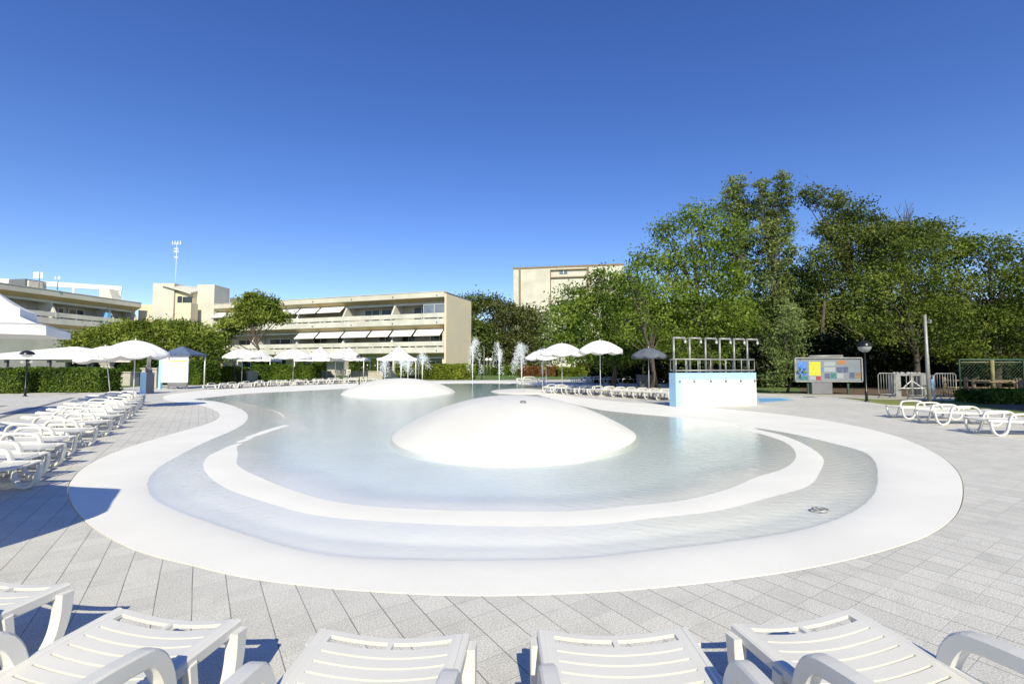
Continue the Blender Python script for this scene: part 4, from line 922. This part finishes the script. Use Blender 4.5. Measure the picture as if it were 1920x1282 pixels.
hedge_px(545, 580, 716, 687, 3, 'short hedge joined right of the middle hedge, in front of the building', size=.11)
hedge_px(742, 886, 711.5, 684, 4, 'wide yellow green hedge behind the fountain jets', leaf='hedge_y', size=.16)
hedge_px(1190, 1224, 708.5, 680, 3, 'dark bushy hedge left of the clipped block by the shower wall', size=.13)
hedge_px(1230, 1260, 708.5, 677, 3, 'clipped light green hedge block left of the shower wall', leaf='hedge_y', size=.13)
hedge_px(455, 520, 711, 676, 2, 'flowering shrub row with pale blossoms behind the middle hedge', leaf='hedge', size=.15, flowers=16)
hedge_px(555, 600, 711, 677, 2, 'flowering shrub left of the white tent posts', leaf='hedge', size=.15, flowers=12)
hedge_px(655, 710, 711, 674.5, 2, 'flowering shrub with white blossoms right of the far lamp post', leaf='hedge', size=.15, flowers=22)
hedge_px(222, 240, 722, 684, 2, 'green shrub above the concrete planter left of the shower column', leaf='hedge', size=.12)
hedge_px(246, 275, 722, 666, 2.4, 'tall shrub with reddish leaves behind the shower column', leaf='hedge', size=.12)
hedge_px(276, 300, 721, 668, 2.4, 'tall green shrub between shower column and notice panel', leaf='hedge', size=.12)
hedge_px(975, 1048, 705.2, 688, 5, 'rusty orange reed border beyond the lawn', leaf='rust', size=.2, name='reed_border', group='planting beyond the lawn')
hedge_px(1048, 1125, 705.8, 690, 5, 'green flower border beyond the lawn behind the right umbrellas', leaf='hedge_y', size=.2, name='flower_border', group='planting beyond the lawn')
hedge_px(1085, 1110, 705.2, 681, 3, 'orange flowering bush beyond the lawn', leaf='rust', size=.2, name='flower_border', group='planting beyond the lawn')
hedge_px(895, 980, 703.5, 686, 6, 'far dark hedge at the end of the lawn', leaf='dark' if False else 'hedge', size=.26, group='planting beyond the lawn')
hedge_px(1850, 1960, 757, 736, 1.5, 'low leafy bush at the foot of the wooden fence', leaf='hedge', size=.09, group='planting beyond the lawn', name='low_bush')
# wall pieces and planters at the far side
def wall_px(px0, px1, basey, topy, label, m='planter', name='low_wall', cat='wall', th=.4, slant=0):
    Y = g(0, basey)[1]; x0, x1 = X(px0, Y), X(px1, Y); h = Z(topy, Y); m_ = MB()
    m_.hexa([(x0, Y, 0), (x1 + slant, Y, 0), (x1 + slant, Y + th, 0), (x0, Y + th, 0)], [(x0, Y, h), (x1, Y, h), (x1, Y + th, h), (x0, Y + th, h)])
    m_.box(((x0 + x1) / 2, Y + th / 2, h + .05), (x1 - x0 + .12, th + .14, .098))
    return tag(m_.build(name, M[m]), label, cat)
wall_px(580, 618, 713, 697, 'low beige concrete wall left of the plastic chairs', slant=.8)
wall_px(658, 736, 712.5, 697, 'low beige concrete wall behind the far lamp post', slant=.8)
wall_px(463, 474, 717, 698, 'beige concrete box at the left end of the middle hedge', name='planter_box', cat='planter', th=1.0)
wall_px(227, 245, 723, 699, 'square beige concrete planter behind the left umbrella pole', name='planter_box', cat='planter', th=1.0)
wall_px(266, 276, 727, 692, 'narrow beige pillar left behind the shower column', name='pillar', cat='pillar', th=.4)
wall_px(286, 294, 727, 692, 'narrow beige pillar right behind the shower column', name='pillar', cat='pillar', th=.4)
wall_px(188, 205, 722, 683, 'slanted beige wall stub beside the pavilion door', name='wall_stub', slant=.5)
# picket fence panel
t = thing('metal_fence', 'dark metal railing beside the low hedge, left of the middle hedge', 'fence'); Y = g(0, 718)[1]
m_ = MB()
for px in np.arange(439, 466, 1.8): m_.tube([(X(px, Y), Y, 0), (X(px, Y), Y, Z(699, Y))], .015, 4)
m_.build('bars', M['black'], t); MB().tube([(X(439, Y), Y, Z(699, Y)), (X(466, Y), Y, Z(699, Y))], .025, 4).build('rail', M['black'], t)
MB().tube([(X(439, Y), Y, 0), (X(439, Y), Y, Z(676, Y))], .06, 5).build('post', M['black'], t)
# white plastic chairs on the terrace
def chair(px, py, label):
    x, y = g(px, py); t = thing('plastic_chair', label, 'chair', (x, y, 0), 0, 'white plastic chairs on the terrace'); t.scale = (1.5,) * 3
    m_ = MB(); m_.box((0, 0, .43), (.46, .44, .03)); m_.build('seat', M['plastic'], t)
    m_ = MB(); m_.box((0, .21, .82), (.46, .03, .06)); m_.box((0, .21, .52), (.46, .03, .04))
    for k in (-.2, -.1, 0, .1, .2): m_.box((k, .21, .66), (.045, .025, .28))
    m_.build('backrest', M['plastic'], t)
    for sx in (-1, 1):
        for sy in (-1, 1): MB().tube([(sx * .2, sy * .19, .42), (sx * .25, sy * .24, 0)], .02, 5).build('leg', M['plastic'], t)
    for sx in (-1, 1): m_ = MB(); m_.ribbon([(sx * .23, .63), (sx * .231, .64)], .04, .4, 0); m_.build('armrest', M['plastic'], t)
for i, px in enumerate((633, 641, 650)): chair(px, 713.5, 'white plastic chair between the low concrete walls, %s of three from the left' % ordn[i])

# ------------------------------------------------------------------ lamps
def lamp(px, basey, topy, label, kind):
    x, y = g(px, basey); h = Z(topy, y, px); t = thing('lamp_post', label, 'lamp post', (x, y, 0))
    MB().tube([(0, 0, 0), (0, 0, .5), (0, 0, .52), (0, 0, h - .45)], [.055, .055, .038, .034], 10).build('post', M['black'], t)
    MB().lathe([(.1, 0), (.1, .03), (.06, .05), (.05, .08)], n=12).build('base_flange', M['black'], t)
    R_ = .27
    if kind == 'ball':
        m_ = MB(); m_.lathe([(R_ * math.cos(a), R_ * math.sin(a)) for a in np.linspace(0, math.pi / 2, 8)], (0, 0, h - R_), 20); m_.build('hood', M['black'], t)
        m_ = MB(); m_.lathe([(R_ * .98 * math.cos(a), R_ * .98 * math.sin(a)) for a in np.linspace(-math.pi / 2, -.02, 8)], (0, 0, h - R_), 20); m_.build('globe', M['glassy'], t)
    else:
        m_ = MB(); m_.lathe([(R_ * 1.15 * math.cos(a), .8 * R_ * math.sin(a)) for a in np.linspace(0, math.pi / 2, 8)] , (0, 0, h - R_ * .8), 20); m_.build('hood', M['black'], t)
        m_ = MB(); m_.lathe([(.001, -.16), (.16, -.12), (.24, -.01)], (0, 0, h - R_ * .8), 16); m_.build('globe', M['glassy'], t)
        if kind == 'double':
            for s in (-1, 1):
                m_ = MB(); m_.tube([(0, 0, h - .62), (s * .2, 0, h - .62)], .015, 5); m_.lathe([(.001, -.09), (.07, -.07), (.10, 0), (.07, .07), (.001, .09)], (s * .24, 0, h - .62), 12); m_.build('spotlight', M['glassy'], t)
    return t
gm = bpy.data.materials.new('lamp_glass'); gm.use_nodes = True; b = gm.node_tree.nodes['Principled BSDF']; b.inputs['Base Color'].default_value = (.55, .57, .58, 1); b.inputs['Roughness'].default_value = .12; b.inputs['Alpha'].default_value = .45; M['glassy'] = gm
lamp(47, 743, 657, 'black lamp post with domed hood and two side spotlights in front of the left hedge', 'double')
lamp(673.5, 721, 665, 'small black lamp post with round head on the far side of the pool', 'hood').scale = (1.0, 1.0, 1)
lamp(1625, 753, 638.5, 'black lamp post with a dark topped glass ball on the right grass strip', 'ball')
x, y = g(916, 705); t = thing('globe_lamp', 'distant lamp post with two white globes on the lawn', 'lamp post', (x, y, 0)); hz = Z(674, y)
for s in (-1, 1):
    MB().tube([(s * .27 * y / 80, 0, 0), (s * .27 * y / 80, 0, hz)], .04, 6).build('post', M['galv'], t)
    m_ = MB(); m_.lathe([(.28 * y / 80 * math.cos(a), .28 * y / 80 * math.sin(a)) for a in np.linspace(-1.55, 1.55, 9)], (s * .30 * y / 80, 0, hz), 14); m_.build('globe', M['canvas'], t)
x, y = g(907.5, 708); t = thing('flag_pole', 'thin grey pole on the lawn left of the globe lamp', 'pole', (x, y, 0)); MB().tube([(0, 0, 0), (0, 0, Z(650, y))], [.06, .04], 6).build('shaft', M['galv'], t); MB().lathe([(.09, 0), (.09, .06), (.05, .1)], n=8).build('base', M['galv'], t)
x, y = g(903.5, 712); t = thing('bollard', 'thin dark post at the edge of the lawn beside the fountain jets', 'post', (x, y, 0)); MB().tube([(0, 0, 0), (0, 0, Z(676, y))], .04, 6).build('shaft', M['black'], t); MB().lathe([(.07, 0), (.07, .05), (.05, .1)], n=8).build('base', M['black'], t)
# tall plain pole at the right
x, y = g(1743, 759); t = thing('metal_pole', 'tall plain grey metal pole behind the right loungers', 'pole', (x, y, 0), 0); t.rotation_euler = (0, R(-.4), 0)
hp = Z(590, y, 1737)
MB().tube([(0, 0, 0), (0, 0, hp * .55), (0, 0, hp * .56), (0, 0, hp)], [.074, .068, .058, .052], 14).build('shaft', M['galv'], t)
m_ = MB(); m_.tube([(.06, 0, hp - .33), (.17, -.02, hp - .33)], .02, 6); m_.box((.18, -.02, hp - .28), (.08, .08, .14)); m_.build('bracket', M['grey_box'], t)
m_ = MB(); m_.lathe([(.16, 0), (.16, .02), (.11, .03)], n=12); m_.build('base_plate', M['galv'], t)

# ------------------------------------------------------------------ shower wall
xa, ya = g(1268, 763); xb, yb = g(1419, 758.5); d = Vector((xb - xa, yb - ya)); LN = d.length; rz = math.atan2(d.y, d.x)
t = thing('shower_wall', 'white and pale blue fountain wall with steel railing and six pipe showers on top', 'fountain wall', (xa, ya, 0), rz)
hW = Z(699.5, ya, 1268)
m_ = MB(); m_.box((LN / 2, .2, hW / 2), (LN, .4, hW)); m_.build('wall', M['shell'], t)
m_ = MB(); m_.box((LN / 2, -.004, hW - .13), (LN - .01, .012, .27)); m_.box((.13, -.003, (hW - .28) / 2), (.26, .010, hW - .28)); m_.box((-.004, .2, hW / 2 + .001), (.012, .41, hW)); m_.box((LN / 2, .2, hW + .004), (LN + .02, .42, .012)); m_.build('blue_border', M['blue_pale'], t)
pz = Z(632.5, ya, 1268)
for i, px in enumerate((1267, 1298, 1328, 1355, 1382, 1407)):
    k = X(px, 1); s_ = (k * ya - xa) / (d.normalized().x - k * d.normalized().y); s_ = max(.08, s_ + .05)
    m_ = MB(); m_.tube([(s_, .2, hW - .02), (s_, .2, pz + .03)], .042, 10); m_.tube([(s_, .2, pz), (s_ + .50, .2, pz), (s_ + .535, .2, pz - .015), (s_ + .545, .2, pz - .06), (s_ + .545, .2, pz - .11)], .040, 10); m_.tube([(s_ + .46, .2, pz), (s_ + .505, .2, pz)], .052, 10)
    pp = m_.build('shower_pipe', M['steel'], t)
    MB().lathe([(.045, -.11), (.05, -.13), (.042, -.20), (.02, -.21)], (s_ + .545, .2, pz), 10).build('nozzle', M['pole'], pp)
    m_ = MB(); m_.lathe([(.001, .02), (.03, .022), (.055, .012), (.06, 0), (.06, -.01)], n=14); sn = s_ + (.0 if i else .1)
    o = m_.build('wall_jet', M['grey_box'], t); o.rotation_euler = (R(90), 0, 0); o.location = (min(sn + .03 * i, LN - .08), -.004, Z(715.5, ya, px) + .0)
zr_ = Z(673, ya, 1268); zl_ = Z(694.5, ya, 1268)
m_ = MB()
for y_ in (.05, .36):
    m_.tube([(.03, y_, zl_), (.03, y_, zr_), (LN - .03, y_, zr_), (LN - .03, y_, zl_), (.03, y_, zl_)], .028, 8)
    for f in ((.0, .12, .27, .43, .62, .83, .93) if y_ < .2 else (.2, .36, .5, .7, .79)): m_.tube([(.06 + f * (LN - .1), y_, hW - .02), (.06 + f * (LN - .1), y_, zr_)], .024, 6)
for xx in (.03, LN - .03): m_.tube([(xx, .05, zr_), (xx, .36, zr_)], .036, 8)
m_.build('railing', M['steel'], t)
# foot bath beside it
sheet('foot_bath', [G(1422,747), G(1462,747), G(1480,750), G(1425,753)], [], .008, M['blue_mid'])
sheet('foot_bath_rim', [G(1418,745.5), G(1468,745.5), G(1490,750), G(1424,755)], [], .004, M['blue_pale'])

# ------------------------------------------------------------------ shower column + notice panel at the left
x, y = g(275, 738); t = thing('shower_column', 'pale blue pedestal shower with a cluster of grey pipes beside the left loungers', 'shower', (x, y, 0), -.2); hh = Z(698, y, 275)
m_ = MB(); m_.box((0, .0, hh / 2), (.42, .5, hh)); m_.build('pedestal', M['blue_pale'], t)
m_ = MB(); m_.box((.217, 0, hh / 2), (.012, .5, hh - .02)); m_.build('side_panel', M['grey_box'], t)
m_ = MB(); zt2 = Z(664, y, 278)
for dx in (-.1, -.03, .05, .12): m_.tube([(dx, .05, hh), (dx, .05, zt2)], .025, 6)
m_.tube([(-.14, .05, hh), (-.14, .05, hh + .45)], .03, 6); m_.box((0, .05, hh + .15), (.3, .12, .3)); m_.build('pipes', M['grey_box'], t)
Yb = g(0, 729)[1]; xa, xb = X(301, Yb), X(354, Yb); t = thing('notice_panel', 'white notice panel with a yellow line under a slate blue canopy, left of the pool', 'notice board', ((xa + xb) / 2, Yb, 0)); wv = xb - xa
z0, z1 = Z(717, Yb), Z(667, Yb)
m_ = MB(); m_.box((.02, 0, (z0 + z1) / 2), (wv - .1, .08, z1 - z0)); m_.build('panel', M['skin_white'], t)
ye = mat('yellow_green_paint', (.62, .68, .10), .6, .1); m_ = MB(); m_.box((.25, -.046, z1 - .36), (wv - .75, .006, .09)); m_.build('yellow_line', ye, t)
m_ = MB(); m_.lathe([(.085, -.0), (.085, .004), (.06, .006), (.055, 0)], n=16); o = m_.build('round_emblem', M['grey_box'], t); o.rotation_euler = (R(90), 0, 0); o.location = (wv / 2 - .25, -.045, z1 - .42)
m_ = MB(); m_.box((-wv / 2 + .03, .0, (z1 + .1) / 2), (.16, .2, z1 + .1)); m_.build('corner_post', M['blue_pale'], t)
m_ = MB(); m_.box((.3, -.02, z0 - .16), (wv - .75, .1, .3)); m_.build('lower_board', M['grey_box'], t)
for k in (-.45, .2, .8, 1.0): m_ = MB(); m_.box((k * wv / 2.2, .02, (z0 - .01) / 2), (.09, .07, z0 - .01)); m_.build('leg', M['grey_box'], t)
m_ = MB(); zc = Z(664, Yb); v = [(-wv * .42, -.25, zc), (wv * .62, -.25, zc), (wv * .62, 1.6, zc), (-wv * .42, 1.6, zc), (.12, .5, Z(648, Yb))]; m_.add(v, [(0, 1, 4), (1, 2, 4), (2, 3, 4), (3, 0, 4), (3, 2, 1, 0)]); m_.box((wv * .1, .68, zc - .05), (wv * 1.03, 1.83, .09)); m_.build('canopy', M['slate'], t)
for sx, sy in ((-.38, 1.5), (.58, 1.5)): MB().tube([(sx * wv, sy, 0), (sx * wv, sy, zc)], .05, 6).build('post', M['pole'], t)

# ------------------------------------------------------------------ notice board at the right
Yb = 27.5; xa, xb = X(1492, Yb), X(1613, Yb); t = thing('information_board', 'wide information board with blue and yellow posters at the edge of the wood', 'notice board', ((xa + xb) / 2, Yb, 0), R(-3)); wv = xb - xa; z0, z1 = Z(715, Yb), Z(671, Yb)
m_ = MB(); m_.box((0, .03, (z0 + z1) / 2), (wv - .08, .04, z1 - z0 - .08)); m_.build('panel', mat('board_shaded_grey', (.20, .23, .26), .4, .15, 1), t)  # panel grey set low, the tree shade is put into its colour
m_ = MB(); m_.box((0, 0, z1), (wv, .14, .07)); m_.box((0, 0, z0), (wv, .14, .07)); m_.box((-wv / 2, 0, (z0 + z1) / 2), (.07, .138, z1 - z0 - .072)); m_.box((wv / 2, 0, (z0 + z1) / 2), (.07, .138, z1 - z0 - .072)); m_.build('frame', M['galv'], t)
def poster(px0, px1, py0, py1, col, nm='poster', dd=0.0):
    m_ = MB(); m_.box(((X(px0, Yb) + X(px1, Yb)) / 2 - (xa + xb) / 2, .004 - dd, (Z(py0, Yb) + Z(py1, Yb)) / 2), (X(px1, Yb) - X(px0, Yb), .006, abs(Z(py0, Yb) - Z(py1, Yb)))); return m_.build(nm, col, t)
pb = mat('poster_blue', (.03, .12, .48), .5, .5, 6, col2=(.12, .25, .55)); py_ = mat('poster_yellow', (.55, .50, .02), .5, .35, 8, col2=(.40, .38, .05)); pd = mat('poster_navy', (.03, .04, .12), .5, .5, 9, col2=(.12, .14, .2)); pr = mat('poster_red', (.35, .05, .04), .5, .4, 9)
pteal = mat('poster_teal', (.05, .18, .20), .5, .5, 7); porn = mat('poster_orange', (.42, .17, .06), .5, .4, 12); pwh = mat('poster_paper', (.30, .33, .36), .5, .15, 9)  # poster colours lowered like the panel, with the tree shade painted in
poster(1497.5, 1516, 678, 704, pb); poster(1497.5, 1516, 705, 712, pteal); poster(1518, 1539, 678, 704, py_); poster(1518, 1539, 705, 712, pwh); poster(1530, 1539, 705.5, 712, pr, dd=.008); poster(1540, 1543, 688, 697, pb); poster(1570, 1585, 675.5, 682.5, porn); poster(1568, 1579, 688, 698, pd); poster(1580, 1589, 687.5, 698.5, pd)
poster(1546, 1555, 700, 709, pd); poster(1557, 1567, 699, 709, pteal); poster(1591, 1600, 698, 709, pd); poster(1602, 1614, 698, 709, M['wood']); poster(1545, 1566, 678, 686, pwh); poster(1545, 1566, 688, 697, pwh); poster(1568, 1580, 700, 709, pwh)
m_ = MB(); m_.tube([(-wv * .28, -.02, z1 + .1), (wv * .22, -.02, z1 + .12)], .06, 8); m_.box((-wv * .03, .03, z1 + .06), (wv * .52, .12, .08)); m_.build('lamp_housing', M['galv'], t)
for k in (-.30, .05, .30): m_ = MB(); m_.box((k * wv, .08, z0 / 2), (.1, .08, z0)); m_.build('leg', M['green_metal'], t)
m_ = MB(); m_.box((-.125 * wv, .0, z0 / 2 - .02), (.30 * wv, .35, z0 - .08)); m_.build('cabinet', M['grey_box'], t)

# ------------------------------------------------------------------ gate, barriers, fences at the right
def barrier(px0, px1, basey, topy, label, feet=True, n=9):
    x0, y = g(px0, basey); x1 = X(px1, y); h = Z(topy, y, px0) ; L = x1 - x0; t = thing('crowd_barrier', label, 'barrier', (x0, y, 0), 0, 'steel crowd barriers by the turnstile')
    MB().tube([(0.08, 0, .18), (0, 0, .26), (0, 0, h - .08), (.08, 0, h), (L - .08, 0, h), (L, 0, h - .08), (L, 0, .26), (L - .08, 0, .18), (.08, 0, .18)], .022, 6).build('frame', M['galv'], t)
    for k in range(1, n): MB().tube([(L * k / n, 0, .18), (L * k / n, 0, h)], .011, 4).build('bar', M['galv'], t)
    for k in (.15, .85): MB().tube([(L * k - .05, -.28, 0), (L * k, 0, .2), (L * k + .05, .28, 0)], .02, 5).build('foot', M['galv'], t)
barrier(1648, 1676, 746, 699.5, 'steel crowd barrier leftmost, standing before the turnstile column', n=6)
barrier(1701, 1744, 748, 700, 'steel crowd barrier between the turnstile and the tall grey pole', n=7)
barrier(1754, 1791, 748.5, 700, 'steel crowd barrier right of the tall grey pole', n=8)
x, y = g(1676, 743); t = thing('turnstile', 'old steel turnstile gate with rotating arms under a cluttered top', 'turnstile', (x, y, 0)); k = y / F
hh = Z(701, y, 1676)
for dx in (2 * k, 50 * k): m_ = MB(); m_.box((dx, 0, hh / 2), (10 * k, .5, hh)); m_.build('column', M['galv'], t)
m_ = MB(); m_.box((26 * k, 0, hh - .03), (50 * k, .45, .12))
for q in range(9): m_.lathe([(.001, .09), (.06, .06), (.09, 0)], ((3 + q * 5.6) * k, random.uniform(-.1, .1), hh + .03), 8)
m_.build('top_box', M['galv'], t)
MB().tube([(24 * k, -.35, 0), (24 * k, -.35, hh)], .05, 8).build('spindle', M['galv'], t)
for a in (R(-38), R(218), R(0), R(180)): MB().tube([(24 * k, -.35, hh * .72 if abs(math.sin(a)) > .1 else hh * .38), (24 * k + math.cos(a) * .62, -.4, (hh * .72 if abs(math.sin(a)) > .1 else hh * .38) + math.sin(a) * .6)], .022, 6).build('arm', M['canvas'], t)
x, y = g(1752, 748); t = thing('gate_post', 'white post with a blue notice beside the tall grey pole', 'post', (x, y, 0)); hh = Z(703, y, 1752)
MB().box((0, 0, hh / 2), (.07, .07, hh)).build('post', M['canvas'], t); MB().box((-.13, 0, hh * .62), (.16, .03, .5)).build('notice', M['blue_mid'], t)
# goal-like wire frame
x0, y = g(1802, 748); x1 = X(1918, y); h = Z(674, y, 1802); t = thing('wire_mesh_gate', 'green framed wire mesh gate with a yellowish middle post near the right edge', 'gate', (x0, y, 0)); L = x1 - x0
MB().tube([(0, 0, 0), (0, 0, h), (L, 0, h), (L, 0, 0)], .045, 6).build('frame', M['green_metal'], t)
MB().tube([(.07, 0, h - .13), (L - .07, 0, h - .13)], .02, 5).build('cross_rail', M['galv'], t)
MB().tube([(L * .49, -.08, 0), (L * .49, -.08, h - .02)], .08, 8).build('middle_post', M['yellow_post'], t)
m_ = MB(); st = .17; z_b = .9
n_ = int(L / st)
for i in range(-8, n_ + 1):
    for s in (1, -1):
        xa = i * st if s > 0 else i * st + 8 * st; seg = []
        # clip diagonal to the frame
        P_ = []
        for q in range(0, 21):
            zz = z_b + (h - .15 - z_b) * q / 20; xx = xa + s * (zz - z_b)
            if .02 < xx < L - .02: P_.append((xx, .02, zz))
        if len(P_) > 1: m_.tube([P_[0], P_[-1]], .005, 3, False)
m_.build('wire_mesh', M['green_metal'], t)
# wooden post and rail fence
t = thing('wooden_fence', 'low wooden post and rail fence in front of the wire mesh gate', 'fence'); 
def fpt(px, py): return g(px, py)
posts = [(1812, 745, 708), (1827, 750, 711), (1905, 747, 709), (1915, 752, 711), (1772, 744, 708)]
for px, by, ty in posts:
    x, y = g(px, by); MB().tube([(x, y, 0), (x, y, Z(ty, y, px)), (x, y, Z(ty, y, px) + .04)], [.085, .075, .03], 8).build('post', M['wood'], t)
for (pa, ba, ta), (pc, bc, tc_) in ((posts[4], posts[0]), (posts[0], posts[2]), (posts[1], posts[3])):
    a = g(pa, ba); c = g(pc, bc)
    for f in (.86, .5, .18):
        ha = Z(ta, a[1], pa) * f; hc = Z(tc_, c[1], pc) * f
        MB().tube([(a[0], a[1] - .08, ha), (c[0] + .15, c[1] - .08, hc)], .045, 6).build('rail', M['wood'], t)
# dark tub with small tree
x, y = g(1207, 724); t = thing('planter_tub', 'dark square planter with a thin reddish trunk left of the shower wall', 'planter', (x, y, 0)); MB().hexa([(-.42, -.42, 0), (.42, -.42, 0), (.42, .42, 0), (-.42, .42, 0)], [(-.5, -.5, Z(702, y)), (.5, -.5, Z(702, y)), (.5, .5, Z(702, y)), (-.5, .5, Z(702, y))]).build('tub', M['grey_dk'], t)
MB().tube([(0, 0, .6), (-.05, 0, 1.5), (.1, 0, 2.2)], [.1, .07, .03], 7).build('stem', M['wood'], t)
x, y = g(1232, 727); t = thing('leaning_tree', 'dark slender forked tree trunk in front of the clipped hedge block', 'tree', (x, y, 0)); k = y / F
MB().tube([(0, 0, 0), (-8 * k, 0, 40 * k), (-14 * k, 0, 68 * k), (-2 * k, .2, 100 * k), (4 * k, .3, 130 * k)], [.2, .14, .11, .07, .03], 8).build('trunk', M['bark'], t)
MB().tube([(-13 * k, 0, 62 * k), (-22 * k, 0, 90 * k), (-30 * k, .3, 120 * k)], [.09, .05, .02], 6).build('limb', M['bark'], t)
Lc = clumps([((-2 * k, .2, 3.8), (1.6, 1.3, .9)), ((-1.0, .2, 4.6), (1.2, 1.2, .8))], 9, .3, 20); V, Fq = quads(Lc, .12); fast('crown', V, Fq, L_['dark'], t)

# ------------------------------------------------------------------ fountain jets
def jet(px, basey, toppy, label, Y, spread=.22, n=420, fan=False, h0=None):
    x = X(px, Y); zb = h0 if h0 is not None else -.1; zt_ = Z(toppy, Y); H = zt_ - zb
    t = thing('fountain_jet', label, 'fountain jet', (x, Y, zb), 0, 'fountain jets')
    s = .022 * Y / 30; m_ = MB(); arcs = []
    for q in range(7 if fan else 4):
        a = rng.uniform(0, 2 * math.pi); tp = H * rng.uniform(.72, 1.0); rr_ = spread * rng.uniform(.35, 1.1); fall = rng.uniform(.25, .85)
        arc = []
        for u in np.linspace(0, 1 + fall, 14):
            z = tp * (1 - (1 - u) ** 2); r_ = rr_ * (.12 * u + .88 * max(0, u - .55) ** 1.3); arc.append((r_ * math.cos(a), r_ * math.sin(a), max(z, .01)))
        arcs.append(np.array(arc)); k_ = 9
        m_.tube([tuple(p) for p in arc[:k_]], [s * (.55 - .03 * i_) for i_ in range(k_)], 5)
    m_.build('stream', M['spray'], t)
    n = int(n * 3.2); P = []
    for k in range(n):
        ar = arcs[rng.integers(len(arcs))]; u = (1 - (1 - rng.uniform()) ** 1.6) * 12.99; i_ = int(u); p = ar[i_] + (ar[min(i_ + 1, 13)] - ar[i_]) * (u - i_)
        jt = .012 * i_ * Y / 40; P.append(p + rng.normal(size=3) * np.array([jt, jt, jt * 1.6])); P[-1][2] = max(.02, P[-1][2])
    P = np.array(P); sz = s * rng.uniform(.25, .95, n)[:, None]
    oc = np.array([(1, 0, 0), (-1, 0, 0), (0, 1, 0), (0, -1, 0), (0, 0, 1.5), (0, 0, -1.5)]); fc = np.array([(0, 2, 4), (2, 1, 4), (1, 3, 4), (3, 0, 4), (2, 0, 5), (1, 2, 5), (3, 1, 5), (0, 3, 5)])
    V = (P[:, None, :] + oc[None] * sz[:, :, None]).reshape(-1, 3); Fq = (fc[None] + np.arange(n)[:, None, None] * 6).reshape(-1, 3); tag(fast('droplets', V, Fq, M['spray'], t), kind='stuff')
jet(886, 0, 634, 'tall water jet in front of the right end of the apartment block', 40, .5, 500)
jet(936, 0, 641, 'tall bent water jet left of the wide spray', 40, .45, 420)
jet(978, 0, 643, 'wide white spray jet between two narrow jets', 41, .8, 1100, True)
jet(1017, 0, 646, 'water jet in front of the leftmost of the right umbrellas', 38, .45, 420)
for i, (px, tp, lb) in enumerate(((722, 671, 'leftmost jet on the far mound, below the rightmost tent edge'), (752, 672, 'second jet from the left on the far mound'), (765, 670, 'middle jet on the far mound, in front of the tent post'), (792, 662, 'rightmost and tallest jet on the far mound'))):
    jet(px, 0, tp, lb, 29.5, .35, 300, True, h0=.80 if i else .6)
